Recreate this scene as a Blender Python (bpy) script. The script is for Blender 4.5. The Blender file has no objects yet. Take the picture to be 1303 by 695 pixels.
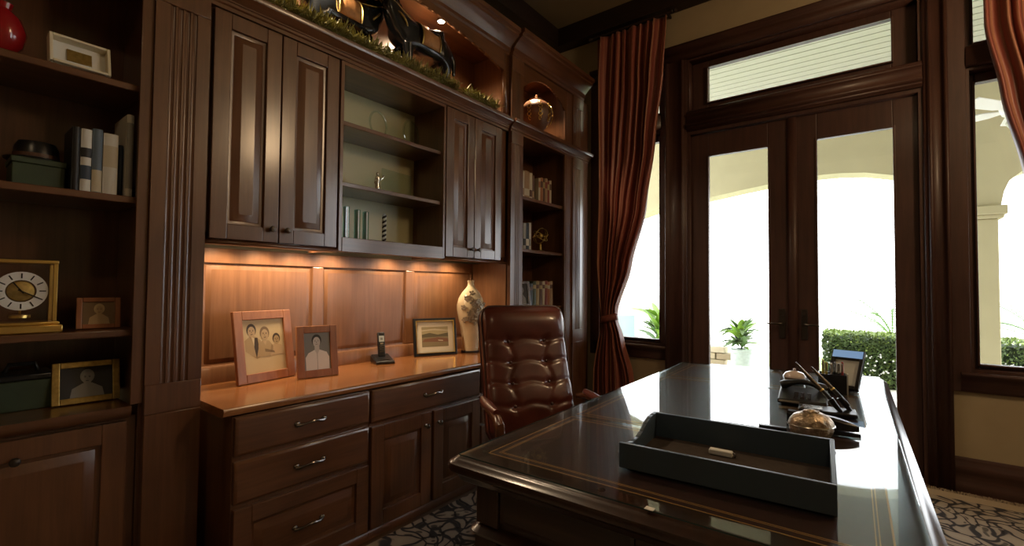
import bpy, bmesh, math, random
from math import sin, cos, pi, radians, sqrt, exp
from mathutils import Vector, Matrix
random.seed(7)
SC = bpy.context.scene
COL = SC.collection

# ------------------------------------------------------------------ camera, sky, exposure
YAW, PITCH, ROLL, CAMZ = 0.66164, 0.029263, 0.0088157, 1.33
cd = bpy.data.cameras.new('camera')
cam = bpy.data.objects.new('camera', cd); COL.objects.link(cam)
cd.sensor_fit = 'HORIZONTAL'; cd.sensor_width = 36; cd.lens = 36 * 595.08 / 1303
cd.clip_start = 0.05; cd.clip_end = 300
fw = Vector((-sin(YAW) * cos(PITCH), cos(YAW) * cos(PITCH), sin(PITCH)))
rt = Vector((cos(YAW), sin(YAW), 0)); up = rt.cross(fw)
r2 = cos(ROLL) * rt + sin(ROLL) * up; u2 = -sin(ROLL) * rt + cos(ROLL) * up
M = Matrix.Identity(4)
for i in range(3):
    M[i][0] = r2[i]; M[i][1] = u2[i]; M[i][2] = -fw[i]
M[2][3] = CAMZ
cam.matrix_world = M
SC.camera = cam
w = bpy.data.worlds.new('sky'); SC.world = w; w.use_nodes = True
w.node_tree.nodes['Background'].inputs[0].default_value = (0.93, 0.97, 1.0, 1)
w.node_tree.nodes['Background'].inputs[1].default_value = 5.0
SC.view_settings.view_transform = 'Standard'; SC.view_settings.look = 'None'
SC.view_settings.gamma = 1.0; SC.view_settings.use_curve_mapping = False
SC.view_settings.exposure = 0.45
try:
    SC.cycles.sample_clamp_indirect = 6.0
    SC.cycles.max_bounces = 10; SC.cycles.transparent_max_bounces = 16
    SC.cycles.caustics_reflective = False; SC.cycles.caustics_refractive = False
except Exception: pass
LAMP_ROOM = 42       # unseen warm lamps added to light the room
LAMP_COUNTER = 8.5   # puck lights under the wall cabinets
LAMP_NICHE = 58
WARM = (1.0, 0.74, 0.47)

# ------------------------------------------------------------------ materials
def _nt(name):
    m = bpy.data.materials.new(name); m.use_nodes = True
    nt = m.node_tree; b = nt.nodes['Principled BSDF']
    return m, nt, b
def N(nt, typ, **kw):
    n = nt.nodes.new(typ)
    for k, v in kw.items():
        if k.startswith('i_'):
            n.inputs[k[2:].replace('_', ' ')].default_value = v
        else: setattr(n, k, v)
    return n
def c4(c): return (c[0], c[1], c[2], 1.0)
def ramp(nt, stops):
    r = nt.nodes.new('ShaderNodeValToRGB')
    e = r.color_ramp.elements
    while len(e) < len(stops): e.new(0.5)
    for i, (p, c) in enumerate(stops):
        e[i].position = p; e[i].color = c4(c)
    return r
def plain(name, c, rough=0.5, metal=0.0, spec=0.5, coat=0.0, noise=0.0, nscale=20, bump=0.0, emit=0.0, trans=0.0):
    m, nt, b = _nt(name)
    b.inputs['Base Color'].default_value = c4(c)
    b.inputs['Roughness'].default_value = rough; b.inputs['Metallic'].default_value = metal
    b.inputs['Specular IOR Level'].default_value = spec; b.inputs['Coat Weight'].default_value = coat
    b.inputs['Coat Roughness'].default_value = 0.08
    b.inputs['Transmission Weight'].default_value = trans
    if emit:
        b.inputs['Emission Color'].default_value = c4(c); b.inputs['Emission Strength'].default_value = emit
    if noise or bump:
        tc = N(nt, 'ShaderNodeTexCoord'); nz = N(nt, 'ShaderNodeTexNoise', i_Scale=nscale, i_Detail=4.0)
        nt.links.new(tc.outputs['Object'], nz.inputs['Vector'])
        if noise:
            r = ramp(nt, [(0.25, [x * (1 - noise) for x in c]), (0.75, [min(1, x * (1 + noise)) for x in c])])
            nt.links.new(nz.outputs['Fac'], r.inputs[0]); nt.links.new(r.outputs[0], b.inputs['Base Color'])
        if bump:
            bp = N(nt, 'ShaderNodeBump', i_Strength=bump, i_Distance=0.01)
            nt.links.new(nz.outputs['Fac'], bp.inputs['Height']); nt.links.new(bp.outputs[0], b.inputs['Normal'])
    return m
def wood(name, dark, mid, light, axis='z', rough=0.35, coat=0.25, blotch=0.35, scale=1.0):
    m, nt, b = _nt(name)
    tc = N(nt, 'ShaderNodeTexCoord'); oi = N(nt, 'ShaderNodeObjectInfo')
    off = N(nt, 'ShaderNodeVectorMath', operation='SCALE'); off.inputs[0].default_value = (7.3, 5.1, 3.7)
    nt.links.new(oi.outputs['Random'], off.inputs['Scale'])
    ad = N(nt, 'ShaderNodeVectorMath', operation='ADD')
    nt.links.new(tc.outputs['Object'], ad.inputs[0]); nt.links.new(off.outputs[0], ad.inputs[1])
    mp = N(nt, 'ShaderNodeMapping')
    s = {'x': (1.3, 22, 22), 'y': (22, 1.3, 22), 'z': (22, 22, 1.3)}[axis]
    mp.inputs['Scale'].default_value = [k * scale for k in s]
    nt.links.new(ad.outputs[0], mp.inputs['Vector'])
    n1 = N(nt, 'ShaderNodeTexNoise', i_Scale=1.6, i_Detail=6.0, i_Roughness=0.6, i_Distortion=0.5)
    nt.links.new(mp.outputs[0], n1.inputs['Vector'])
    n2 = N(nt, 'ShaderNodeTexNoise', i_Scale=3.2, i_Detail=3.0)
    nt.links.new(ad.outputs[0], n2.inputs['Vector'])
    mx = N(nt, 'ShaderNodeMix', data_type='FLOAT'); mx.inputs[0].default_value = blotch
    nt.links.new(n1.outputs['Fac'], mx.inputs[2]); nt.links.new(n2.outputs['Fac'], mx.inputs[3])
    r = ramp(nt, [(0.28, dark), (0.5, mid), (0.72, light)])
    nt.links.new(mx.outputs[0], r.inputs[0]); nt.links.new(r.outputs[0], b.inputs['Base Color'])
    b.inputs['Roughness'].default_value = rough
    b.inputs['Coat Weight'].default_value = coat; b.inputs['Coat Roughness'].default_value = 0.17
    bp = N(nt, 'ShaderNodeBump', i_Strength=0.02, i_Distance=0.003)
    nt.links.new(n1.outputs['Fac'], bp.inputs['Height']); nt.links.new(bp.outputs[0], b.inputs['Normal'])
    return m
CAB = ((0.064, 0.024, 0.0095), (0.124, 0.050, 0.020), (0.185, 0.078, 0.032))
CABW = [wood('cabinet_wood_' + a, *CAB, axis=a, rough=0.34, coat=0.75, blotch=0.45) for a in 'xyz']
WX, WY, WZ = CABW
DRK = ((0.035, 0.014, 0.010), (0.060, 0.025, 0.018), (0.088, 0.037, 0.026))
DX, DY, DZ = [wood('door_wood_' + a, *DRK, axis=a, rough=0.5, coat=0.10) for a in 'xyz']
TOPW = wood('counter_wood', (0.20, 0.075, 0.024), (0.30, 0.12, 0.04), (0.40, 0.17, 0.06), 'y', rough=0.22, coat=0.5)
PANW = wood('panel_wood', (0.14, 0.060, 0.026), (0.21, 0.095, 0.042), (0.28, 0.13, 0.06), 'z', rough=0.35)
DESK = [wood('desk_wood_' + a, (0.014, 0.006, 0.004), (0.029, 0.012, 0.007), (0.052, 0.022, 0.012), a, rough=0.28, coat=0.5) for a in 'xyz']
FRW = wood('frame_wood', (0.22, 0.075, 0.028), (0.32, 0.12, 0.048), (0.42, 0.17, 0.07), 'z', rough=0.4)
BEAM = wood('beam_wood', (0.012, 0.006, 0.004), (0.020, 0.010, 0.006), (0.03, 0.014, 0.009), 'x', rough=0.5, coat=0.0)
PAINT = plain('wall_paint', (0.40, 0.325, 0.205), 0.85, noise=0.05, nscale=6, bump=0.05)
CEILP = plain('ceiling_paint', (0.30, 0.24, 0.14), 0.9, noise=0.05, nscale=5)
FLOORW = wood('floor_wood', (0.05, 0.025, 0.013), (0.09, 0.045, 0.022), (0.13, 0.065, 0.033), 'y', rough=0.35)
LEATHER = plain('chair_leather', (0.098, 0.023, 0.014), 0.30, coat=0.35, noise=0.3, nscale=9, bump=0.06)
PIPE = plain('piping_leather', (0.05, 0.014, 0.009), 0.35, coat=0.3)
DLEATH = plain('desk_leather', (0.040, 0.012, 0.010), 0.45, noise=0.25, nscale=30, bump=0.03)
GOLDL = plain('gold_tooling', (0.48, 0.25, 0.09), 0.45, metal=0.4)
GOLD = plain('gold', (0.75, 0.52, 0.16), 0.28, metal=1.0)
DGOLD = plain('old_gold', (0.42, 0.30, 0.10), 0.40, metal=1.0, noise=0.3, nscale=60)
PEWTER = plain('pewter', (0.22, 0.20, 0.19), 0.25, metal=1.0)
DPEW = plain('dark_pewter', (0.10, 0.085, 0.075), 0.35, metal=1.0)
CHROME = plain('chrome', (0.8, 0.8, 0.8), 0.12, metal=1.0)
BLACK = plain('black_plastic', (0.012, 0.013, 0.015), 0.28)
NAVY = plain('tray_lacquer', (0.052, 0.080, 0.112), 0.38)
FELT = plain('brown_felt', (0.035, 0.024, 0.018), 0.95, noise=0.2, nscale=80)
WHITE = plain('white_card', (0.75, 0.75, 0.72), 0.6)
CREAM = plain('cream_card', (0.72, 0.64, 0.46), 0.7)
CERAM = plain('cream_glaze', (0.62, 0.50, 0.32), 0.22, coat=0.4, noise=0.12, nscale=14)
FLORAL = plain('bronze_flowers', (0.34, 0.27, 0.19), 0.35, metal=0.3, noise=0.4, nscale=50)
BRONZE = plain('dark_bronze', (0.012, 0.015, 0.020), 0.25, metal=0.3, coat=0.5)
BLANKET = plain('tan_blanket', (0.36, 0.17, 0.06), 0.6, noise=0.25, nscale=40)
URN = plain('urn_glaze', (0.16, 0.07, 0.035), 0.42, coat=0.2, noise=0.5, nscale=12)
REDG = plain('red_glaze', (0.30, 0.01, 0.012), 0.15, coat=0.5)
GREENB = plain('green_box', (0.035, 0.055, 0.025), 0.6, noise=0.2, nscale=20)
SPIRW = plain('spiral_white', (0.7, 0.75, 0.72), 0.15)
SILVER = plain('silver', (0.7, 0.68, 0.62), 0.25, metal=1.0)
SILVB = plain('embossed_silver', (0.42, 0.33, 0.24), 0.32, metal=0.85, noise=0.5, nscale=70, bump=0.6)
PINKG = plain('pale_glass', (0.55, 0.46, 0.42), 0.12, coat=0.5)
BACKP = plain('painted_back', (0.55, 0.52, 0.31), 0.30, spec=0.6, noise=0.06, nscale=4)  # even olive tone stands in for a mirrored back's reflection
STUCCO = plain('porch_stucco', (0.43, 0.385, 0.23), 0.9, noise=0.05, nscale=3)
STONE = plain('patio_stone', (0.72, 0.70, 0.66), 0.8, noise=0.08, nscale=3)
LAWN = plain('lawn_grass', (0.36, 0.46, 0.16), 0.9, noise=0.3, nscale=8)
PLANKP = plain('porch_paint', (0.46, 0.46, 0.37), 0.6)
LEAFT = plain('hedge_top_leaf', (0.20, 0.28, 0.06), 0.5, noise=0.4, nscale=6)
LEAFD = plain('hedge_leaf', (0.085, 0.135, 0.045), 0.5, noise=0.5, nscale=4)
LEAFL = plain('bright_leaf', (0.22, 0.38, 0.05), 0.45, noise=0.5, nscale=8)
LEAFG = plain('garland_leaf', (0.24, 0.22, 0.06), 0.55, noise=0.6, nscale=25)
LEAFP = plain('palm_leaf', (0.14, 0.24, 0.09), 0.5, noise=0.3, nscale=9)
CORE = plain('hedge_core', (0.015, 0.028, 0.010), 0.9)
POTM = plain('pot_glaze', (0.45, 0.52, 0.47), 0.5, noise=0.15, nscale=12)
CHAIRB = plain('blue_mesh', (0.45, 0.62, 0.62), 0.7)
LIGHTM = plain('lamp_glow', (1.0, 0.80, 0.55), 0.5, emit=30)
def glass(name, tint=(1, 1, 1), ior=1.5, rough=0.0):
    m, nt, b = _nt(name); nt.nodes.remove(b); out = nt.nodes['Material Output']
    t = N(nt, 'ShaderNodeBsdfTransparent'); t.inputs[0].default_value = c4(tint)
    g = N(nt, 'ShaderNodeBsdfGlossy'); g.inputs['Roughness'].default_value = rough
    f = N(nt, 'ShaderNodeFresnel'); f.inputs['IOR'].default_value = ior
    x = N(nt, 'ShaderNodeMixShader')
    ge = N(nt, 'ShaderNodeNewGeometry'); ml = N(nt, 'ShaderNodeMath', operation='MULTIPLY_ADD'); ml.inputs[1].default_value = -1.0   # one reflection per sheet
    nt.links.new(ge.outputs['Backfacing'], ml.inputs[0]); ml.inputs[2].default_value = 1.0
    mf = N(nt, 'ShaderNodeMath', operation='MULTIPLY'); nt.links.new(ml.outputs[0], mf.inputs[0]); nt.links.new(f.outputs[0], mf.inputs[1]); f = mf
    nt.links.new(f.outputs[0], x.inputs[0]); nt.links.new(t.outputs[0], x.inputs[1]); nt.links.new(g.outputs[0], x.inputs[2])
    nt.links.new(x.outputs[0], out.inputs[0])
    return m
GLASS = glass('window_glass'); TOPGLASS = glass('desk_glass', (0.93, 0.97, 0.96), 1.5, 0.03)
CRYSTAL = glass('crystal', (0.86, 0.93, 0.91), 2.3); TEAL = glass('teal_crystal', (0.55, 0.80, 0.78), 1.9)

def curtain_mat():
    m, nt, b = _nt('curtain_silk')
    uv = N(nt, 'ShaderNodeUVMap')
    sep = N(nt, 'ShaderNodeSeparateXYZ'); nt.links.new(uv.outputs[0], sep.inputs[0])
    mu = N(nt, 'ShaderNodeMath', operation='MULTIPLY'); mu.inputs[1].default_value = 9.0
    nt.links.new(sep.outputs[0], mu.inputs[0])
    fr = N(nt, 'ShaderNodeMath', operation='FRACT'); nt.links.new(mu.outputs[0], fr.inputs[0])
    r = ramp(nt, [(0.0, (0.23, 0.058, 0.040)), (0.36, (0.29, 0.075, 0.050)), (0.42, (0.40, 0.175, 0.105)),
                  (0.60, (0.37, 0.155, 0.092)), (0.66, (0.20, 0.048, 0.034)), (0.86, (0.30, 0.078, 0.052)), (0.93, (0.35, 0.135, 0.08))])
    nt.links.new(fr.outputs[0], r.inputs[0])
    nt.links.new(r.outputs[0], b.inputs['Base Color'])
    b.inputs['Roughness'].default_value = 0.42; b.inputs['Sheen Weight'].default_value = 0.15
    tc = N(nt, 'ShaderNodeTexCoord'); nz = N(nt, 'ShaderNodeTexNoise', i_Scale=14.0, i_Detail=5.0)
    nt.links.new(tc.outputs['Object'], nz.inputs['Vector'])
    bp = N(nt, 'ShaderNodeBump', i_Strength=0.25, i_Distance=0.01)
    nt.links.new(nz.outputs['Fac'], bp.inputs['Height']); nt.links.new(bp.outputs[0], b.inputs['Normal'])
    return m
CURT = curtain_mat()
def rug_mat():
    m, nt, b = _nt('rug_pile')
    tc = N(nt, 'ShaderNodeTexCoord')
    n0 = N(nt, 'ShaderNodeTexNoise', i_Scale=2.6, i_Detail=2.0); nt.links.new(tc.outputs['Object'], n0.inputs['Vector'])
    ad = N(nt, 'ShaderNodeVectorMath', operation='MULTIPLY_ADD'); ad.inputs[1].default_value = (0.5, 0.5, 0)
    nt.links.new(n0.outputs['Color'], ad.inputs[0]); nt.links.new(tc.outputs['Object'], ad.inputs[2])
    v = N(nt, 'ShaderNodeTexVoronoi', feature='DISTANCE_TO_EDGE', i_Scale=11.0); nt.links.new(ad.outputs[0], v.inputs['Vector'])
    r1 = ramp(nt, [(0.0, (0.03, 0.028, 0.034)), (0.06, (0.05, 0.045, 0.05)), (0.10, (0.38, 0.32, 0.26)), (0.4, (0.44, 0.38, 0.31)), (0.5, (0.18, 0.12, 0.09))])
    nt.links.new(v.outputs['Distance'], r1.inputs[0])
    v2 = N(nt, 'ShaderNodeTexVoronoi', feature='F1', i_Scale=17.0); nt.links.new(ad.outputs[0], v2.inputs['Vector'])
    r2_ = ramp(nt, [(0.22, (0.06, 0.06, 0.075)), (0.30, (1, 1, 1))]); nt.links.new(v2.outputs['Distance'], r2_.inputs[0])
    mx = N(nt, 'ShaderNodeMix', data_type='RGBA', blend_type='MULTIPLY'); mx.inputs[0].default_value = 0.75
    nt.links.new(r1.outputs[0], mx.inputs[6]); nt.links.new(r2_.outputs[0], mx.inputs[7])
    # plain cream band along the fringed end (its own woven border)
    sep = N(nt, 'ShaderNodeSeparateXYZ'); nt.links.new(tc.outputs['Object'], sep.inputs[0])
    gt = N(nt, 'ShaderNodeMath', operation='GREATER_THAN'); gt.inputs[1].default_value = 2.44
    nt.links.new(sep.outputs[1], gt.inputs[0])
    m2 = N(nt, 'ShaderNodeMix', data_type='RGBA'); nt.links.new(gt.outputs[0], m2.inputs[0])
    nt.links.new(mx.outputs[2], m2.inputs[6]); m2.inputs[7].default_value = (0.48, 0.39, 0.28, 1)
    nt.links.new(m2.outputs[2], b.inputs['Base Color'])
    b.inputs['Roughness'].default_value = 0.95
    nz = N(nt, 'ShaderNodeTexNoise', i_Scale=180.0); nt.links.new(tc.outputs['Object'], nz.inputs['Vector'])
    bp = N(nt, 'ShaderNodeBump', i_Strength=0.4, i_Distance=0.004)
    nt.links.new(nz.outputs['Fac'], bp.inputs['Height']); nt.links.new(bp.outputs[0], b.inputs['Normal'])
    return m
RUG = rug_mat()
FRINGE = plain('rug_fringe', (0.50, 0.42, 0.31), 0.95)

# ------------------------------------------------------------------ mesh builder
class MB:
    def __init__(s): s.v = []; s.f = []; s.m = []; s.mi = 0; s.flat = []
    def face(s, idx): s.f.append(tuple(idx)); s.m.append(s.mi)
    def mark(s): return len(s.v)
    def xf(s, mat, start=0):
        for i in range(start, len(s.v)): s.v[i] = tuple(mat @ Vector(s.v[i]))
        return s
    def box(s, x0, x1, y0, y1, z0, z1):
        b = len(s.v)
        s.v += [(x0, y0, z0), (x1, y0, z0), (x1, y1, z0), (x0, y1, z0), (x0, y0, z1), (x1, y0, z1), (x1, y1, z1), (x0, y1, z1)]
        for q in ((3, 2, 1, 0), (4, 5, 6, 7), (0, 1, 5, 4), (1, 2, 6, 5), (2, 3, 7, 6), (3, 0, 4, 7)): s.face([b + k for k in q])
        return s
    def rings(s, rings, cap=True, closed=True):
        b = len(s.v); n = len(rings[0])
        for r in rings: s.v += [tuple(p) for p in r]
        for i in range(len(rings) - 1):
            for j in range(n if closed else n - 1):
                k = (j + 1) % n
                s.face([b + i * n + j, b + i * n + k, b + (i + 1) * n + k, b + (i + 1) * n + j])
        if cap:
            s.flat += [len(s.f), len(s.f) + 1]
            s.face([b + j for j in reversed(range(n))]); s.face([b + (len(rings) - 1) * n + j for j in range(n)])
        return s
    def prism(s, poly, axis, a0, a1):
        def P(p, a):
            return {'x': (a, p[0], p[1]), 'y': (p[0], a, p[1]), 'z': (p[0], p[1], a)}[axis]
        return s.rings([[P(p, a0) for p in poly], [P(p, a1) for p in poly]])
    def lathe(s, prof, n=24, c=(0, 0, 0), sx=1, sy=1):
        return s.rings([[(c[0] + r * sx * cos(2 * pi * j / n), c[1] + r * sy * sin(2 * pi * j / n), c[2] + z) for j in range(n)] for r, z in prof])
    def tube(s, path, rad, n=8):
        path = [Vector(p) for p in path]
        if not isinstance(rad, (list, tuple)): rad = [rad] * len(path)
        rs = []; prev = None
        for i, p in enumerate(path):
            t = (path[min(i + 1, len(path) - 1)] - path[max(i - 1, 0)]).normalized()
            if prev is None:
                a = Vector((0, 0, 1)) if abs(t.z) < 0.9 else Vector((1, 0, 0)); u = t.cross(a).normalized()
            else: u = (prev - t * prev.dot(t)).normalized()
            prev = u; v = t.cross(u)
            rs.append([tuple(p + rad[i] * (cos(2 * pi * j / n) * u + sin(2 * pi * j / n) * v)) for j in range(n)])
        return s.rings(rs)
    def ball(s, c, r, n=16, k=10):
        if not isinstance(r, (list, tuple)): r = (r, r, r)
        return s.rings([[(c[0] + r[0] * sin(a) * cos(2 * pi * j / n), c[1] + r[1] * sin(a) * sin(2 * pi * j / n), c[2] - r[2] * cos(a)) for j in range(n)]
                        for a in [pi * (0.02 + 0.96 * i / k) for i in range(k + 1)]])
    def ngon(s, pts):
        b = len(s.v); s.v += [tuple(p) for p in pts]; s.face(range(b, b + len(pts))); return s
    def build(s, name, mats, parent=None, org=(0, 0, 0), bevel=0.0, smooth=True, sharp=38, kind=None):
        me = bpy.data.meshes.new(name)
        me.from_pydata([(p[0] - org[0], p[1] - org[1], p[2] - org[2]) for p in s.v], [], s.f)
        if not isinstance(mats, (list, tuple)): mats = [mats]
        for m in mats: me.materials.append(m)
        me.polygons.foreach_set('material_index', s.m)
        bm = bmesh.new(); bm.from_mesh(me); bmesh.ops.recalc_face_normals(bm, faces=bm.faces); bm.to_mesh(me); bm.free()
        if smooth:
            sm_ = [True] * len(me.polygons)
            for i_ in s.flat: sm_[i_] = False
            me.set_sharp_from_angle(angle=radians(sharp)); me.polygons.foreach_set('use_smooth', sm_)
        o = bpy.data.objects.new(name, me); COL.objects.link(o)
        if parent is not None: o.parent = parent
        if bevel:
            md = o.modifiers.new('bevel', 'BEVEL'); md.width = bevel; md.segments = 2; md.limit_method = 'ANGLE'; md.angle_limit = radians(40)
            md.harden_normals = False
        if kind: o['kind'] = kind
        return o
def thing(name, label, cat, loc=(0, 0, 0), rz=0.0, group=None):
    o = bpy.data.objects.new(name, None); o.empty_display_size = 0.05; COL.objects.link(o)
    o.location = loc; o.rotation_euler = (0, 0, rz); o['label'] = label; o['category'] = cat
    if group: o['group'] = group
    return o
def tag(o, label, cat, group=None):
    o['label'] = label; o['category'] = cat
    if group: o['group'] = group
    return o
def single(name, mb, mats, label, cat, loc=(0, 0, 0), rz=0.0, group=None, **k):
    o = mb.build(name, mats, None, (0, 0, 0), **k); o.location = loc; o.rotation_euler = (0, 0, rz)
    return tag(o, label, cat, group)
def struct(name, mb, mats, parent=None, **k):
    o = mb.build(name, mats, parent, **k)
    if parent is None: o['kind'] = 'structure'
    return o
def dup(root, loc, rz=None, label=None, group=None):
    def rec(o, par):
        c = o.copy(); COL.objects.link(c)
        if par is not None: c.parent = par
        for ch in list(o.children): rec(ch, c)
        return c
    r = rec(root, None); r.location = loc
    if rz is not None: r.rotation_euler = (0, 0, rz)
    if label: r['label'] = label
    if group: r['group'] = group
    return r
def lamp(name, typ, loc, energy, color, parent=None, **k):
    l = bpy.data.lights.new(name, typ); l.energy = energy; l.color = color
    for a, b in k.items(): setattr(l, a, b)
    o = bpy.data.objects.new(name, l); COL.objects.link(o); o.location = loc
    if parent is not None: o.parent = parent
    return o
# a face-on moulded panel set: maps (u along the wall, v up, w out of the face)
def faceX(x0): return lambda u, v, w: (x0 + w, u, v)
def faceY(y0): return lambda u, v, w: (u, y0 - w, v)
def rect_loft(mb, F, u0, u1, v0, v1, steps):
    rs = [[F(u0 + i, v0 + i, d), F(u1 - i, v0 + i, d), F(u1 - i, v1 - i, d), F(u0 + i, v1 - i, d)] for i, d in steps]
    return mb.rings(rs)
def frame_box(mb, F, u0, u1, v0, v1, wd, w0, w1, wtop=None, wbot=None):
    wt = wd if wtop is None else wtop; wb = wd if wbot is None else wbot
    def bx(a0, a1, b0, b1):
        mb.rings([[F(a0, b0, d), F(a1, b0, d), F(a1, b1, d), F(a0, b1, d)] for d in (w0, w1)])
    bx(u0, u0 + wd, v0, v1); bx(u1 - wd, u1, v0, v1); bx(u0 + wd, u1 - wd, v0, v0 + wb); bx(u0 + wd, u1 - wd, v1 - wt, v1)
    return mb
def panel_door(F, u0, u1, v0, v1, t, parent, org, mat, stile=0.065, name='door', bevel=0.003):
    mb = MB(); frame_box(mb, F, u0, u1, v0, v1, stile, 0, t)
    # inner sticking: a thin sloped bead
    o = mb.build(name, mat, parent, org, bevel=bevel)
    a, b, c, d = u0 + stile, u1 - stile, v0 + stile, v1 - stile
    p = MB(); rect_loft(p, F, a, b, c, d, [(0, 0.0), (0, 0.35 * t), (0.012, 0.30 * t), (0.016, 0.22 * t), (0.045, 0.80 * t), (0.05, 0.86 * t)])
    p.build('raised_panel', mat, o, org)
    return o
def knob(parent, org, pos, mat=None, axis='x'):
    mb = MB(); mb.lathe([(0.0105, 0), (0.0105, 0.002), (0.005, 0.005), (0.0045, 0.012), (0.012, 0.017), (0.0155, 0.023), (0.012, 0.029), (0.004, 0.031)], 16)
    R_ = Matrix.Rotation(pi / 2, 4, 'Y') if axis == 'x' else Matrix.Rotation(pi / 2, 4, 'X')
    mb.xf(Matrix.Translation(pos) @ R_)
    return mb.build('knob', mat or DPEW, parent, org)
def pull(parent, org, x, y, z):
    mb = MB()
    pts = [(x + 0.004 + 0.030 * sin(pi * k / 12) ** 0.8, y - 0.066 + 0.011 * k, z - 0.006 * cos(2 * pi * k / 12)) for k in range(13)]
    mb.tube(pts, [0.010, 0.0085, 0.006, 0.005, 0.0055, 0.0065, 0.007, 0.0065, 0.0055, 0.005, 0.006, 0.0085, 0.010], 8)
    for s_ in (-1, 1): mb.ball((x + 0.004, y + s_ * 0.066, z), (0.008, 0.014, 0.011), 10, 6)
    return mb.build('pull_handle', PEWTER, parent, org)

# ------------------------------------------------------------------ room shell
XL, YW, XR, YB, ZC = -2.80, 4.33, 4.3, -2.6, 4.105
mb = MB(); mb.box(XL - 0.2, XR + 0.2, YB - 0.2, YW + 0.25, -0.12, 0); struct('floor', mb, FLOORW)
mb = MB(); mb.box(XL - 0.2, XR + 0.2, YB - 0.2, YW + 0.25, ZC, ZC + 0.15); struct('ceiling', mb, CEILP)
mb = MB(); mb.box(XL - 0.2, XL, YB, YW, 0, ZC); struct('wall_left', mb, PAINT)
mb = MB(); mb.box(XR, XR + 0.2, YB, YW, 0, ZC); struct('wall_right', mb, PAINT)
mb = MB(); mb.box(XL, XR, YB - 0.2, YB, 0, ZC); struct('wall_back', mb, PAINT)
# openings of the garden wall, the last added for more daylight: x0,x1,z0,z1
OPEN = [(-1.35, 0.27, 0, 2.76), (-1.35, 0.27, 2.93, 3.43), (-2.23, -1.585, 0.79, 2.83), (-2.23, -1.585, 2.97, 3.43), (0.49, 1.135, 0.79, 2.83), (0.49, 1.135, 2.97, 3.43), (1.75, 3.3, 0.35, 3.43)]
xs = sorted({XL - 0.2, XR + 0.2} | {o[0] for o in OPEN} | {o[1] for o in OPEN}); zs = sorted({0, ZC} | {o[2] for o in OPEN} | {o[3] for o in OPEN})
mb = MB()
for i in range(len(xs) - 1):
    run = None
    for k in range(len(zs) - 1):
        cx, cz = (xs[i] + xs[i + 1]) / 2, (zs[k] + zs[k + 1]) / 2
        solid = not any(a < cx < b and c < cz < d for a, b, c, d in OPEN)
        if solid: run = run if run is not None else zs[k]
        if run is not None and (not solid or k == len(zs) - 2):
            mb.box(xs[i], xs[i + 1], YW, YW + 0.25, run, zs[k + 1] if solid else zs[k]); run = None
struct('wall_front', mb, PAINT)
# perimeter beams of the ceiling
BD, BZ = 0.137, 3.908
for i, (a, b, c, d) in enumerate(((XL, XR, YW - BD, YW), (XL, XL + BD, YB, YW - BD), (XR - BD, XR, YB, YW - BD), (XL + BD, XR - BD, YB, YB + BD))):
    mb = MB(); mb.box(a, b, c, d, BZ, ZC); struct('trim_%d' % (i + 1), mb, BEAM, bevel=0.006)
# baseboards
def baseboard(name, x0, x1, y, s=1):
    pr = [(y, 0), (y - 0.024 * s, 0), (y - 0.024 * s, 0.055), (y - 0.018 * s, 0.065), (y - 0.018 * s, 0.125), (y - 0.024 * s, 0.135), (y - 0.024 * s, 0.175), (y - 0.014 * s, 0.19), (y - 0.014 * s, 0.205), (y - 0.006 * s, 0.226), (y, 0.226)]
    mb = MB(); mb.prism(pr, 'x', x0, x1); return struct(name, mb, DX)
baseboard('baseboard_front_right', 0.39, XR, YW)
baseboard('baseboard_front_left', XL, -1.54, YW)
baseboard('baseboard_back', XL, XR, YB, -1)
# ---- door and window trim, one board each
trim_no = [4]
def trim(mb, mat, **k):
    trim_no[0] += 1; k.setdefault('sharp', 12)
    return struct('trim_%d' % trim_no[0], mb, mat, **k)
def vcasing(x0, x1, z0, z1, inner):       # moulded upright; inner = +1 when the opening is on its right
    wdt = x1 - x0
    pr = [(0, 0), (0, -0.050), (0.010, -0.058), (0.022, -0.050), (0.024, -0.034), (0.034, -0.028), (wdt - 0.052, -0.024), (wdt - 0.048, -0.038), (wdt - 0.038, -0.044), (wdt - 0.028, -0.038), (wdt - 0.024, -0.022), (wdt - 0.010, -0.022), (wdt, -0.010), (wdt, 0)]
    if inner < 0: pr = [(wdt - a, b) for a, b in pr]
    mb = MB(); mb.prism([(x0 + a, YW + b) for a, b in pr], 'z', z0, z1); return trim(mb, DZ)
def hcasing(x0, x1, pr):                   # pr: (outward, z)
    mb = MB(); mb.prism([(YW - a, z) for a, z in pr], 'x', x0, x1); return trim(mb, DX)
vcasing(-1.54, -1.35, 0, 3.43, 1); vcasing(0.27, 0.40, 0, 3.43, -1)
# plain posts beside the windows
mb = MB(); mb.box(-1.585, -1.54, YW - 0.02, YW, 0.66, 3.43); trim(mb, DZ, bevel=0.003)
mb = MB(); mb.box(0.40, 0.49, YW - 0.02, YW, 0.66, 3.43); trim(mb, DZ, bevel=0.003)
mb = MB(); mb.box(1.135, 1.25, YW - 0.02, YW, 0.66, 3.43); trim(mb, DZ, bevel=0.003)
mb = MB(); mb.box(-2.33, -2.23, YW - 0.02, YW, 0.66, 3.43); trim(mb, DZ, bevel=0.003)
hcasing(-1.35, 0.27, [(0, 2.76), (0.016, 2.76), (0.016, 2.774), (0.030, 2.776), (0.034, 2.783), (0.030, 2.790), (0.040, 2.792), (0.058, 2.806), (0.058, 2.818), (0.030, 2.826), (0.026, 2.892), (0.044, 2.898), (0.050, 2.908), (0.044, 2.918), (0.026, 2.922), (0.026, 2.930), (0.012, 2.945), (0, 2.945)])
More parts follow.
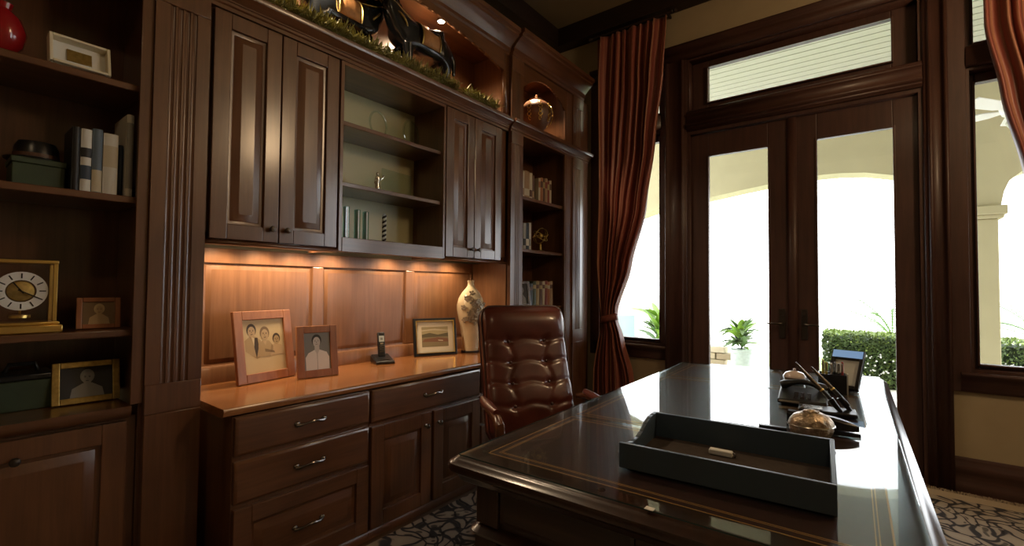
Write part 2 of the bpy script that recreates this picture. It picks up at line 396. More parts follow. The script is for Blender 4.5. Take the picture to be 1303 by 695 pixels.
HEAD = [(0, 3.43), (0.022, 3.43), (0.026, 3.445), (0.036, 3.452), (0.036, 3.50), (0.028, 3.51), (0.034, 3.53), (0.060, 3.553), (0.060, 3.57), (0, 3.57)]
hcasing(-2.33, 1.25, HEAD)
for a, b in ((-2.23, -1.585), (0.49, 1.135)):
    hcasing(a, b, [(0, 2.83), (0.02, 2.83), (0.03, 2.845), (0.03, 2.95), (0.02, 2.97), (0, 2.97)])
    hcasing(a - 0.05, b + 0.05, [(0, 0.66), (0.018, 0.66), (0.026, 0.68), (0.026, 0.755), (0.050, 0.768), (0.056, 0.778), (0.050, 0.79), (0, 0.79)])
# ---- windows: jamb lining, sash, pane
def window(name, x0, x1, z0, z1, ys, rail, glz, top=None, left=None):
    wb = MB(); F = faceY(YW + 0.23)
    frame_box(wb, F, x0, x1, z0, z1, 0.018, 0.0, 0.23)
    o = struct(name, wb, DZ)
    s_ = MB(); frame_box(s_, faceY(ys + 0.02), x0 + 0.018, x1 - 0.018, z0 + 0.018, z1 - 0.018, left or rail, -0.02, 0.02, top or rail, rail)
    s2 = s_.build('sash', DZ, o, bevel=0.006)
    b_ = MB(); q = (left or rail)
    frame_box(b_, faceY(ys), x0 + 0.018 + q - 0.012, x1 - 0.006 - q, z0 + 0.018 + rail - 0.012, z1 - 0.006 - (top or rail), 0.012, 0.0, 0.026)
    b_.build('glazing_bead', DZ, s2, bevel=0.003)
    g = MB(); g.box(x0 + 0.018 + q - 0.005, x1 - 0.018 - q + 0.005, ys + 0.018, ys + 0.024, z0 + 0.018 + rail - 0.005, z1 - 0.018 - (top or rail) + 0.005)
    g.build('pane', GLASS, o)
    return o
window('window_1', -2.23, -1.585, 0.79, 2.83, YW + 0.09, 0.032, GLASS, top=0.07, left=0.035)
window('window_2', -2.23, -1.585, 2.97, 3.43, YW + 0.09, 0.032, GLASS)
window('window_3', 0.49, 1.135, 0.79, 2.83, YW + 0.09, 0.032, GLASS, top=0.07, left=0.035)
window('window_4', 0.49, 1.135, 2.97, 3.43, YW + 0.09, 0.032, GLASS)
window('window_6', 1.75, 3.3, 0.35, 3.43, YW + 0.09, 0.05, GLASS)  # unseen window added to bring more daylight into the room
window('window_5', -1.35, 0.27, 2.93, 3.43, YW + 0.09, 0.075, GLASS, top=0.07, left=0.145)
# ---- the pair of french doors
jb = MB(); frame_box(jb, faceY(YW + 0.23), -1.35, 0.27, -0.045, 2.76, 0.022, 0.0, 0.23, 0.03, 0.03)
struct('door_frame', jb, DZ).name = 'trim_30'
def leaf(name, x0, x1, gl, gr, hx):
    F = faceY(YW + 0.085)
    mb = MB()
    def bx(a0, a1, b0, b1, d1): mb.rings([[F(a0, b0, d), F(a1, b0, d), F(a1, b1, d), F(a0, b1, d)] for d in (0, d1)])
    bx(x0, gl, 0.02, 2.725, 0.045); bx(gr, x1, 0.02, 2.725, 0.045); bx(gl, gr, 0.02, 0.30, 0.045); bx(gl, gr, 2.517, 2.725, 0.045)
    o = struct(name, mb, DZ, bevel=0.004)
    b_ = MB(); frame_box(b_, F, gl - 0.014, gr + 0.014, 0.286, 2.531, 0.014, 0.045, 0.052)
    b_.build('glazing_bead', DZ, o, bevel=0.003)
    g = MB(); g.box(gl - 0.004, gr + 0.004, YW + 0.06, YW + 0.066, 0.295, 2.521); g.build('pane', GLASS, o)
    h = MB(); h.box(hx - 0.022, hx + 0.022, YW + 0.028, YW + 0.040, 0.93, 1.17)
    h.box(hx - 0.012, hx + 0.012, YW + 0.012, YW + 0.03, 1.115, 1.14)
    hp = h.build('handle_plate', DPEW, o, bevel=0.003)
    s_ = -1 if hx < -0.523 else 1
    l = MB(); l.tube([(hx, YW + 0.03, 1.05), (hx, YW - 0.015, 1.05), (hx + s_ * 0.01, YW - 0.022, 1.05), (hx + s_ * 0.06, YW - 0.022, 1.052), (hx + s_ * 0.105, YW - 0.018, 1.046)], [0.011, 0.009, 0.009, 0.008, 0.006], 8)
    l.build('lever', DPEW, hp)
    return o
leaf('door_1', -1.328, -0.530, -1.176, -0.703, -0.605); leaf('door_2', -0.526, 0.248, -0.358, 0.108, -0.452)
ab = MB(); ab.prism([(-0.565, YW + 0.04), (-0.565, YW + 0.03), (-0.545, YW + 0.018), (-0.515, YW + 0.018), (-0.495, YW + 0.03), (-0.495, YW + 0.04)], 'z', 0.02, 2.725)
trim(ab, DZ)

# ------------------------------------------------------------------ the wall of cabinets
XT, XU, XBK = -2.33, -2.35, -2.74       # tower fronts, wall-cabinet door fronts, backs
def flutes(y0, y1, xf, depth, n=4, edge=0.046):
    pts = [(xf - depth, y0), (xf, y0)]
    wdt = (y1 - y0 - 2 * edge) / n
    for k in range(n):
        c = y0 + edge + wdt * (k + 0.5); r = wdt * 0.36
        for j in range(7):
            a = pi * j / 6; pts.append((xf - r * 0.75 * sin(a), c - r * cos(a)))
    pts += [(xf, y1), (xf - depth, y1)]
    return pts
CORN = [(-0.05, 2.595), (0.004, 2.595), (0.004, 2.612), (0.012, 2.618), (0.012, 2.630), (0.040, 2.655), (0.058, 2.663), (0.062, 2.672), (0.062, 2.690), (-0.05, 2.690)]
CROWN = [(-0.05, 3.215), (0.008, 3.215), (0.008, 3.240), (0.022, 3.250), (0.022, 3.275), (0.045, 3.300), (0.085, 3.335), (0.105, 3.345), (0.105, 3.362), (0.125, 3.372), (0.125, 3.405), (-0.05, 3.405)]
def arch(y0, y1, zs_, zc, ztop, x0, x1, mb, n=20):
    pts = [(y0, ztop)] + [(y0 + (y1 - y0) * k / n, zs_ + (zc - zs_) * (1 - (2 * k / n - 1) ** 2)) for k in range(n + 1)] + [(y1, ztop)]
    for k in range(n):                     # strips keep the faces convex
        a, b = pts[1 + k], pts[2 + k]
        mb.prism([(a[0], a[1]), (b[0], b[1]), (b[0], ztop), (a[0], ztop)], 'x', x0, x1)
    return mb
def tower(name, label, py0, py1, o0, o1, qy0, qy1, shelves, niche, flute_r, flute_l):
    cy = (py0 + qy1) / 2; L = (-2.53, cy, 0)
    t = thing(name, label, 'bookcase', L)
    P = lambda n, mb, m, par=t, **k: mb.build(n, m, par, L, **k)
    mb = MB(); mb.box(XBK, XBK + 0.012, o0 - 0.05, o1 + 0.05, 0.85, 3.27); P('back_panel', mb, WZ)
    for a, b in ((o0 - 0.08, o0 - 0.03), (o1 + 0.03, o1 + 0.08)):
        mb = MB(); mb.box(XBK, XT - 0.022, a, b, 0.0, 3.40); P('side_panel', mb, WZ)
    # face frame stiles between opening and pilaster
    mb = MB(); mb.box(XT - 0.022, XT - 0.002, py1, o0, 0.85, 3.215); P('stile', mb, WZ, bevel=0.002)
    mb = MB(); mb.box(XT - 0.022, XT - 0.002, o1, qy0, 0.85, 3.215); P('stile', mb, WZ, bevel=0.002)
    for (a, b), fl in (((py0, py1), flute_l), ((qy0, qy1), flute_r)):
        f0, f1 = (a, b) if fl is None else fl
        for z0, z1 in ((0.92, 2.50), (2.70, 3.10)):
            mb = MB(); mb.prism(flutes(f0, f1, XT + 0.012, 0.034, 4 if b - a > 0.15 else 3), 'z', z0, z1); P('fluted_pilaster', mb, WZ)
        for z0, z1 in ((2.50, 2.595), (3.10, 3.215), (0.80, 0.92)):
            mb = MB(); mb.box(XT - 0.022, XT + 0.016, f0, f1, z0, z1); P('pilaster_block', mb, WZ, bevel=0.003)
        mb = MB(); mb.box(XT - 0.022, XT + 0.018, f0, f1, 0.0, 0.80); P('plinth', mb, WZ, bevel=0.003)
        if fl is not None:
            for u0, u1 in ((a, f0), (f1, b)):
                if u1 - u0 > 0.01:
                    mb = MB(); mb.box(XT - 0.022, XT, u0, u1, 0.0, 3.215); P('stile', mb, WZ, bevel=0.002)
    for z in shelves:
        mb = MB(); mb.box(XBK + 0.013, XT - 0.035, o0 - 0.028, o1 + 0.028, z - 0.028, z); P('shelf', mb, WY, bevel=0.004)
    # cornice between the bays, crown, arch
    mb = MB(); mb.prism([(XT + a, z) for a, z in CORN], 'y', py0 - 0.0, qy1 + 0.0); P('cornice', mb, WY)
    mb = MB(); mb.box(XBK + 0.013, XT - 0.05, o0 - 0.028, o1 + 0.028, 2.63, 2.655); P('shelf', mb, WY)
    mb = MB(); mb.prism([(XT + 0.012 + a, z) for a, z in CROWN], 'y', py0, min(qy1, 4.13)); P('crown_moulding', mb, WY)
    mb = MB(); arch(o0 - 0.002, o1 + 0.002, 3.02, 3.16, 3.215, XT - 0.022, XT - 0.003, mb); P('arched_valance', mb, WY)
    mb = MB(); mb.box(XBK, XT - 0.03, o0 - 0.028, o1 + 0.028, 3.27, 3.29); P('soffit', mb, WY)
    # base cabinet
    mb = MB(); mb.box(XBK, XT - 0.04, o0 - 0.028, o1 + 0.028, 0.05, 0.80); P('base_cabinet', mb, WZ)
    mb = MB(); mb.box(XBK, XT - 0.03, o0 - 0.028, o1 + 0.028, 0.0, 0.05); P('toe_kick', mb, WY)
    mb = MB(); mb.prism([(XBK + 0.013, 0.80), (XT - 0.005, 0.80), (XT + 0.012, 0.812), (XT + 0.022, 0.832), (XT + 0.022, 0.85), (XBK + 0.013, 0.85)], 'y', o0, o1); P('ledge', mb, WY)
    d = panel_door(faceX(XT - 0.038), o0 + 0.004, o1 - 0.004, 0.06, 0.785, 0.022, t, L, WZ, 0.075)
    return t, d, L
lt, ld, LL = tower('bookcase', 'tall dark wood bookcase with books and gold clock left of the counter', -0.345, -0.145, -0.105, 0.545, 0.586, 0.785, (2.137, 1.68, 1.146), None, None, None)
knob(ld, LL, (XT - 0.016, 0.235, 0.715))
rt_, rd, RL = tower('bookcase', 'tall dark wood bookcase with urn niche beside the left curtain', 2.955, 3.115, 3.135, 3.80, 3.82, 4.255, (2.105, 1.655, 1.156), None, (3.93, 4.12), None)
knob(rd, RL, (XT - 0.016, 3.20, 0.715))
# credenza: three base cabinets, their shared top
CF = -2.122                                  # carcass front
def base_cabinet(label, y0, y1):
    L = (-2.42, (y0 + y1) / 2, 0)
    t = thing('base_cabinet', label, 'cabinet', L, 0, 'base cabinets under the counter')
    mb = MB(); mb.box(-2.725, CF, y0, y1, 0.045, 0.775); mb.build('body', WZ, t, L, bevel=0.002)
    mb = MB(); mb.prism([(-2.70, 0), (CF + 0.016, 0), (CF + 0.016, 0.03), (CF + 0.008, 0.045), (-2.70, 0.045)], 'y', y0, y1); mb.build('toe_board', WY, t, L)
    return t, L
def slab_drawer(t, L, y0, y1, z0, z1):
    mb = MB(); rect_loft(mb, faceX(CF), y0, y1, z0, z1, [(0, 0), (0, 0.014), (0.004, 0.018), (0.012, 0.022)])
    o = mb.build('drawer', WY, t, L); pull(o, L, CF + 0.022, (y0 + y1) / 2, (z0 + z1) / 2 + 0.002); return o
def bank(label, y0, y1):
    t, L = base_cabinet(label, y0, y1)
    slab_drawer(t, L, y0 + 0.006, y1 - 0.006, 0.612, 0.772); slab_drawer(t, L, y0 + 0.006, y1 - 0.006, 0.412, 0.588)
    d = panel_door(faceX(CF), y0 + 0.006, y1 - 0.006, 0.05, 0.392, 0.022, t, L, WY, 0.072, 'drawer'); pull(d, L, CF + 0.019, (y0 + y1) / 2, 0.224)
    return t
bank('wooden three drawer base cabinet at the left end of the counter', 0.838, 1.502)
t, L = base_cabinet('wooden base cabinet with one wide drawer over two paneled doors', 1.504, 2.372)
slab_drawer(t, L, 1.512, 2.364, 0.603, 0.775)
for a, b, k in ((1.512, 1.930, 1.884), (1.950, 2.364, 1.985)):
    d = panel_door(faceX(CF), a, b, 0.05, 0.580, 0.022, t, L, WZ, 0.078); knob(d, L, (CF + 0.022, k, 0.508), PEWTER)
bank('wooden three drawer base cabinet hidden behind the leather chair', 2.374, 2.94)
mb = MB(); mb.prism([(-2.735, 0.778), (-2.13, 0.778), (-2.115, 0.784), (-2.109, 0.797), (-2.109, 0.806), (-2.114, 0.815), (-2.735, 0.815)], 'y', 0.80, 2.948)
tag(mb.build('countertop', TOPW), 'long honey brown wooden counter top holding family photos', 'counter')
# backsplash wainscot with three raised panels
L = (-2.73, 1.87, 0.815)
t = thing('backsplash', 'warm lit wood backsplash of three panels behind the counter', 'backsplash', L)
mb = MB(); F = faceX(XBK)
ys_ = [(0.80, 0.925), (1.510, 1.582), (2.230, 2.312), (2.925, 2.948)]
for a, b in ys_: mb.rings([[F(a, 0.905, d), F(b, 0.905, d), F(b, 1.44, d), F(a, 1.44, d)] for d in (0.0, 0.016)])
mb.rings([[F(0.80, 0.816, d), F(2.948, 0.816, d), F(2.948, 0.905, d), F(0.80, 0.905, d)] for d in (0.0, 0.016)])
mb.rings([[F(0.80, 1.44, d), F(2.948, 1.44, d), F(2.948, 1.52, d), F(0.80, 1.52, d)] for d in (0.0, 0.016)])
mb.build('panel_frame', PANW, t, L, bevel=0.004)
for a, b in ((0.925, 1.510), (1.582, 2.230), (2.312, 2.925)):
    p = MB(); rect_loft(p, F, a, b, 0.905, 1.44, [(0, 0.0), (0, 0.006), (0.010, 0.004), (0.012, 0.002), (0.030, 0.009), (0.034, 0.010)]); p.build('raised_panel', PANW, t, L)
mb = MB(); mb.prism([(XBK + 0.016, 0.816), (XBK + 0.028, 0.816), (XBK + 0.028, 0.890), (XBK + 0.022, 0.900), (XBK + 0.016, 0.902)], 'y', 0.80, 2.948); mb.build('upstand', PANW, t, L)
# right cheek of the counter niche (side of the right bookcase, lit by the pucks)
mb = MB(); mb.box(-2.72, XT - 0.03, 2.949, 2.954, 0.816, 1.52); mb.build('side_lining', PANW, t, L)
# wall cabinets
def wall_cab(label, y0, y1, dw):
    L = (-2.55, (y0 + y1) / 2, 1.52)
    t = thing('wall_cabinet', label, 'cabinet', L, 0, 'two door wall cabinets over the counter')
    mb = MB(); mb.box(XBK, XU - 0.022, y0, y1, 1.566, 2.594); mb.build('body', WZ, t, L)
    for a, b, k in dw:
        d = panel_door(faceX(XU - 0.022), a, b, 1.537, 2.59, 0.022, t, L, WZ, 0.072); knob(d, L, (XU, k, 1.602))
    mb = MB(); mb.prism([(XU - 0.03, 1.512), (XU - 0.004, 1.512), (XU + 0.002, 1.520), (XU - 0.004, 1.532), (XU - 0.03, 1.532)], 'y', y0, y1); mb.box(XU - 0.050, XU - 0.0305, y0, y1, 1.512, 1.566); mb.build('light_rail', WY, t, L)
    return t
wall_cab('wall cabinet with two tall raised panel doors on the left over the photos', 0.795, 1.447, ((0.812, 1.117, 1.082), (1.122, 1.437, 1.157)))
wall_cab('wall cabinet with two narrow glossy doors above the cream vase', 2.262, 2.948, ((2.268, 2.555, 2.520), (2.560, 2.870, 2.595)))
L = (-2.55, 1.855, 1.52)
t = thing('open_shelf_cabinet', 'open wooden wall cabinet with glass awards between the door cabinets', 'cabinet', L)
P = lambda n, mb, m, **k: mb.build(n, m, t, L, **k)
XO = -2.665                                   # pale back of the open bay, coloured like a mirror's reflection
mb = MB(); mb.box(XO - 0.012, XO, 1.47, 2.24, 1.60, 2.60); P('back_panel', mb, BACKP)
for a, b in ((1.449, 1.470), (2.240, 2.260)):
    mb = MB(); mb.box(XO - 0.012, XU - 0.002, a, b, 1.52, 2.594); P('side_panel', mb, WZ, bevel=0.002)
mb = MB(); mb.box(XO, XU - 0.002, 1.47, 2.24, 2.575, 2.594); P('top_panel', mb, WY)
mb = MB(); mb.box(XO, XU - 0.03, 1.47, 2.24, 1.575, 1.597); P('shelf', mb, WY)
mb = MB(); mb.box(XU - 0.03, XU, 1.47, 2.24, 1.517, 1.600); P('bottom_rail', mb, WY, bevel=0.003)
for z in (2.268, 1.918):
    mb = MB(); mb.box(XO, XU - 0.03, 1.47, 2.24, z - 0.025, z); P('shelf', mb, WY, bevel=0.003)
# the lit display niche over the cabinets
L = (-2.55, 1.87, 2.63)
t = thing('display_niche', 'arched display niche with horse statues above the wall cabinets', 'niche', L)
P = lambda n, mb, m, **k: mb.build(n, m, t, L, **k)
mb = MB(); mb.box(XBK, XBK + 0.010, 0.80, 2.948, 2.69, 3.27); P('back_panel', mb, PANW)
mb = MB(); mb.box(XBK, XU + 0.02, 0.795, 2.948, 2.632, 2.688); P('ledge_board', mb, WY)
mb = MB(); mb.prism([(XU + a, z) for a, z in CORN], 'y', 0.79, 2.95); P('cornice', mb, WY)
mb = MB(); arch(0.87, 2.88, 3.07, 3.205, 3.215, XU - 0.02, XU + 0.008, mb, 28); mb.box(XU - 0.02, XU + 0.008, 0.79, 0.87, 2.69, 3.215); mb.box(XU - 0.02, XU + 0.008, 2.88, 2.95, 2.69, 3.215); P('arched_valance', mb, WY)
mb = MB(); mb.prism([(XU + a, z) for a, z in CROWN], 'y', 0.79, 2.95); P('crown_moulding', mb, WY)
mb = MB(); mb.box(XBK, XU - 0.02, 0.79, 2.948, 3.25, 3.27); P('soffit', mb, WY)
for a, b in ((0.787, 0.80), (2.942, 2.953)):
    mb = MB(); mb.box(XBK, XU - 0.02, a, b, 2.69, 3.25); P('side_panel', mb, PANW)
# ---- lamps of the cabinets
pk = MB(); pk.lathe([(0.034, 0), (0.034, -0.008), (0.026, -0.010)], 20)
def puck(x, y, z, e, label, spot=True, rad=0.034, group=None, size=110):
    t = thing('recessed_light', label, 'light', (x, y, z), 0, group)
    mb = MB(); mb.lathe([(rad, -0.0005), (rad, -0.006), (rad * 0.8, -0.008)], 20); mb.build('lamp_ring', DPEW, t)
    mb = MB(); mb.lathe([(rad * 0.76, -0.0065), (rad * 0.7, -0.0095)], 20); mb.build('lens', LIGHTM, t)
    lamp('lamp_light', 'SPOT', (0, 0, -0.012), e, WARM, t, spot_size=radians(size), spot_blend=0.7, shadow_soft_size=0.02)
    return t
for i, (y, lb) in enumerate(((0.98, 'first puck light from the left under the cabinets'), (1.20, 'second puck light from the left under the cabinets'), (1.40, 'third puck light from the left under the cabinets'), (1.62, 'puck light under the left part of the open shelves'), (2.06, 'puck light under the right part of the open shelves'), (2.36, 'puck light under the left narrow door above the landscape'), (2.64, 'last puck light on the right above the cream vase'))):
    puck(-2.61, y, 1.565 if not 1.449 < y < 2.26 else 1.574, LAMP_COUNTER, lb, True, 0.03, None, 150)
puck(-2.46, 2.30, 3.249, LAMP_NICHE, 'bright recessed spotlight in the niche above the right horse statue', size=150)
puck(-2.46, 1.30, 3.249, LAMP_NICHE * 1.0, 'recessed spotlight in the niche above the left horse statue', size=150)
puck(-2.48, 3.45, 3.269, LAMP_NICHE * 0.7, 'recessed spotlight above the brown urn')
# ---- unseen lamps added to light the room, placed by warm glints
LAMPG = plain('lamp_shade_glow', (1.0, 0.72, 0.42), 0.5, emit=9)
t = thing('pendant_lamp', 'round pendant lamp hanging on a rod to the right of the desk', 'lamp', (1.45, 2.75, 3.42))
mb = MB(); mb.tube([(0, 0, 0.16), (0, 0, 0.67)], 0.012, 10); mb.build('rod', DPEW, t)
mb = MB(); mb.lathe([(0.02, 0.66), (0.07, 0.665), (0.07, 0.684)], 20); mb.build('canopy', DPEW, t)
mb = MB(); mb.lathe([(0.03, -0.12), (0.13, -0.09), (0.19, 0.0), (0.17, 0.09), (0.10, 0.14), (0.03, 0.16)], 28); mb.build('shade', LAMPG, t)
lamp('lamp_light', 'POINT', (0, 0, -0.32), LAMP_ROOM, (1, 0.68, 0.38), t, shadow_soft_size=0.2)  # light of the added pendant lamp
t = thing('ceiling_light', 'round flush ceiling light behind the camera', 'light', (0.50, -1.5, ZC))
mb = MB(); mb.lathe([(0.20, 0), (0.20, -0.02), (0.17, -0.035)], 28); mb.build('lamp_ring', DPEW, t)
mb = MB(); mb.lathe([(0.165, -0.036), (0.12, -0.055), (0.02, -0.065)], 28); mb.build('lens', LAMPG, t)
lamp('lamp_light', 'AREA', (0, 0, -0.08), LAMP_ROOM * 0.2, (1, 0.72, 0.42), t, shape='DISK', size=0.4)  # light of the added ceiling light

# ------------------------------------------------------------------ picture frames and photographs
def ell(mb, cx, cz, rx, rz, lay, mi, n=18, a0=0.0, a1=2 * pi, rot=0):
    mb.mi = mi; pts = []
    for j in range(n):
        a = a0 + (a1 - a0) * j / n; x, z = rx * cos(a), rz * sin(a)
        pts.append((cx + x * cos(rot) - z * sin(rot), -lay, cz + x * sin(rot) + z * cos(rot)))
    mb.ngon(pts)
def poly(mb, pts, lay, mi):
    mb.mi = mi; mb.ngon([(x, -lay, z) for x, z in pts])
SEP = [plain('sepia_%d' % i, c, 0.6) for i, c in enumerate([(0.56, 0.43, 0.24), (0.40, 0.28, 0.14), (0.20, 0.125, 0.06), (0.05, 0.03, 0.016), (0.48, 0.34, 0.19), (0.62, 0.50, 0.30)])]
GRY = [plain('mono_%d' % i, c, 0.6) for i, c in enumerate([(0.22, 0.235, 0.235), (0.62, 0.62, 0.62), (0.03, 0.03, 0.03), (0.82, 0.82, 0.81), (0.26, 0.26, 0.26)])]
LND = [plain('painted_%d' % i, c, 0.6) for i, c in enumerate([(0.40, 0.33, 0.17), (0.25, 0.20, 0.10), (0.22, 0.10, 0.05), (0.12, 0.10, 0.05), (0.60, 0.52, 0.34)])]
def face_head(mb, x, z, s, hair, skin, dk, tilt=0.0):
    """a printed head: hair, face, brows, eyes, nose, mouth, all flat print"""
    ell(mb, x, z + 0.12 * s, 0.62 * s, 0.78 * s, 0.0008, hair, rot=tilt)
    ell(mb, x, z - 0.10 * s, 0.47 * s, 0.66 * s, 0.0012, skin, rot=tilt)
    for e in (-1, 1):
        ell(mb, x + e * 0.19 * s, z + 0.02 * s, 0.09 * s, 0.045 * s, 0.0016, dk, 8)
        ell(mb, x + e * 0.19 * s, z + 0.13 * s, 0.12 * s, 0.025 * s, 0.0016, dk, 8)
    poly(mb, [(x - 0.03 * s, z), (x + 0.05 * s, z - 0.2 * s), (x - 0.05 * s, z - 0.2 * s)], 0.0016, hair)
    ell(mb, x, z - 0.40 * s, 0.17 * s, 0.045 * s, 0.0016, dk, 8)
def family(mb, w_, h_):
    X = lambda u: (u - 0.5) * w_
    Z = lambda v: v * h_
    poly(mb, [(X(0), 0), (X(1), 0), (X(1), h_), (X(0), h_)], 0.0, 0)
    # suit, dress, girl's dress
    poly(mb, [(X(.05), Z(.42)), (X(.04), Z(.62)), (X(.18), Z(.70)), (X(.30), Z(.68)), (X(.42), Z(.60)), (X(.40), Z(.30)), (X(.30), Z(.26))], 0.0004, 1)
    poly(mb, [(X(.26), Z(.66)), (X(.34), Z(.66)), (X(.36), Z(.50)), (X(.29), Z(.27)), (X(.25), Z(.48))], 0.0006, 3)
    poly(mb, [(X(.20), Z(.68)), (X(.27), Z(.66)), (X(.25), Z(.50))], 0.0007, 5)
    poly(mb, [(X(.34), Z(.30)), (X(.35), Z(.52)), (X(.45), Z(.60)), (X(.62), Z(.58)), (X(.72), Z(.46)), (X(.62), Z(.28))], 0.0010, 1)
    poly(mb, [(X(.45), Z(.60)), (X(.56), Z(.59)), (X(.52), Z(.50))], 0.0011, 4)
    poly(mb, [(X(.62), Z(.30)), (X(.66), Z(.48)), (X(.76), Z(.52)), (X(.92), Z(.48)), (X(.97), Z(.30))], 0.0010, 4)
    poly(mb, [(X(.50), Z(.44)), (X(.72), Z(.38)), (X(.74), Z(.34)), (X(.50), Z(.38))], 0.0012, 2)
    face_head(mb, X(.21), Z(.79), 0.125 * w_ * 1.45, 3, 4, 3)
    face_head(mb, X(.52), Z(.72), 0.125 * w_ * 1.5, 2, 4, 3)
    face_head(mb, X(.80), Z(.60), 0.110 * w_ * 1.4, 3, 1, 3)
def lady(mb, w_, h_):
    X = lambda u: (u - 0.5) * w_
    Z = lambda v: v * h_
    poly(mb, [(X(0), 0), (X(1), 0), (X(1), h_), (X(0), h_)], 0.0, 0)
    poly(mb, [(X(.06), 0), (X(.05), Z(.34)), (X(.16), Z(.46)), (X(.40), Z(.54)), (X(.58), Z(.54)), (X(.86), Z(.46)), (X(.95), Z(.32)), (X(.95), 0)], 0.0005, 3)
    poly(mb, [(X(.40), Z(.68)), (X(.58), Z(.68)), (X(.58), Z(.53)), (X(.49), Z(.40)), (X(.40), Z(.53))], 0.0007, 1)
    poly(mb, [(X(.485), Z(.42)), (X(.50), Z(.42)), (X(.50), 0), (X(.485), 0)], 0.0009, 4)
    face_head(mb, X(.48), Z(.77), 0.30 * w_, 2, 1, 4)
def landscape(mb, w_, h_):
    X = lambda u: (u - 0.5) * w_
    Z = lambda v: v * h_
    poly(mb, [(X(0), Z(.5)), (X(1), Z(.5)), (X(1), h_), (X(0), h_)], 0.0, 0)
    poly(mb, [(X(0), 0), (X(1), 0), (X(1), Z(.5)), (X(0), Z(.5))], 0.0, 1)
    poly(mb, [(X(0), Z(.62)), (X(.3), Z(.70)), (X(.6), Z(.60)), (X(1), Z(.68)), (X(1), Z(.5)), (X(0), Z(.48))], 0.0003, 3)
    poly(mb, [(X(.1), Z(.40)), (X(.6), Z(.46)), (X(1), Z(.38)), (X(1), Z(.22)), (X(0), Z(.26))], 0.0003, 2)
    poly(mb, [(X(.60), Z(.34)), (X(.78), Z(.32)), (X(.80), Z(.27)), (X(.62), Z(.29))], 0.0006, 4)
    poly(mb, [(X(0), Z(.85)), (X(.5), Z(.90)), (X(1), Z(.82)), (X(1), Z(.78)), (X(.4), Z(.83)), (X(0), Z(.79))], 0.0003, 4)
def dim_portrait(mb, w_, h_):
    X = lambda u: (u - 0.5) * w_
    Z = lambda v: v * h_
    poly(mb, [(X(0), 0), (X(1), 0), (X(1), h_), (X(0), h_)], 0.0, 2)
    poly(mb, [(X(.18), 0), (X(.22), Z(.30)), (X(.42), Z(.46)), (X(.60), Z(.46)), (X(.80), Z(.28)), (X(.84), 0)], 0.0005, 4)
    poly(mb, [(X(.44), Z(.52)), (X(.58), Z(.52)), (X(.58), Z(.38)), (X(.44), Z(.38))], 0.0006, 4)
    face_head(mb, X(.51), Z(.66), 0.30 * min(w_, h_), 0, 4, 2)
def picture(name, label, loc, rz, w_, h_, fwid, depth, fmat, print_fn, pmats, lean=0.17, board=0.0, boardmat=None, lip=None, easel=True):
    t = thing(name, label, 'picture frame', loc, rz)
    R_ = Matrix.Rotation(-lean, 4, 'X')
    mb = MB(); F = lambda u, v, w2: (u, -w2, v)
    frame_box(mb, F, -w_ / 2, w_ / 2, 0, h_, fwid, 0, depth); mb.xf(R_)
    mb.build('frame', fmat, t, bevel=0.003)
    if lip is not None:
        mb = MB(); frame_box(mb, F, -w_ / 2 + fwid - 0.004, w_ / 2 - fwid + 0.004, fwid - 0.004, h_ - fwid + 0.004, 0.005, depth * 0.55, depth + 0.002); mb.xf(R_); mb.build('inner_lip', lip, t)
    iw, ih = w_ - 2 * fwid, h_ - 2 * fwid
    mb = MB(); mb.box(-iw / 2 - 0.003, iw / 2 + 0.003, -depth * 0.45, -0.001, fwid - 0.003, h_ - fwid + 0.003); mb.xf(R_)
    mb.build('mat_board' if board else 'backing', boardmat or BLACK, t)
    mb = MB(); print_fn(mb, iw - 2 * board, ih - 2 * board); mb.xf(R_ @ Matrix.Translation((0, -depth * 0.45 - 0.001, fwid + board))); mb.build('photograph', pmats, t, smooth=False)
    if easel:
        mb = MB(); bl = h_ * 0.62 * sin(lean) + 0.001; by = h_ * 0.62 * sin(lean)
        top = Vector((0, by + 0.004, h_ * 0.62 * cos(lean))); foot = Vector((0, by + 0.02 + h_ * 0.10, 0.003))
        d = top - foot
        mb.rings([[(-0.025, p.y, p.z), (0.025, p.y, p.z), (0.025, p.y + 0.004, p.z), (-0.025, p.y + 0.004, p.z)] for p in (foot, top)])
        mb.build('easel_back', BLACK, t)
    return t
CT = 0.8155
q = pi / 2
picture('photo_frame', 'largest wooden photo frame on the counter showing a family of three', (-2.585, 1.185, CT), q + 0.20, 0.335, 0.375, 0.047, 0.022, FRW, family, SEP)
picture('photo_frame', 'smaller wooden photo frame on the counter with portrait of a woman', (-2.475, 1.415, CT), q - 0.16, 0.225, 0.285, 0.040, 0.020, FRW, lady, GRY)
picture('photo_frame', 'black frame with cream mat and landscape picture beside the cream vase', (-2.585, 2.405, CT), q - 0.38, 0.335, 0.275, 0.022, 0.022, BLACK, landscape, LND, board=0.042, boardmat=CREAM, lip=GOLD)
picture('photo_frame', 'gold picture frame with dark photo on the left bookcase ledge', (-2.50, 0.445, 0.8505), q - 0.05, 0.205, 0.165, 0.024, 0.016, DGOLD, dim_portrait, GRY, lean=0.2)
picture('photo_frame', 'small wooden photo frame beside the gold clock', (-2.47, 0.468, 1.1465), q - 0.15, 0.135, 0.125, 0.018, 0.014, FRW, dim_portrait, SEP, lean=0.2)
picture('photo_frame', 'silver grey picture frame on right bookcase leaning on brown books', (-2.43, 3.27, 1.1565), q - 0.35, 0.17, 0.225, 0.026, 0.014, PEWTER, dim_portrait, GRY, lean=0.15)
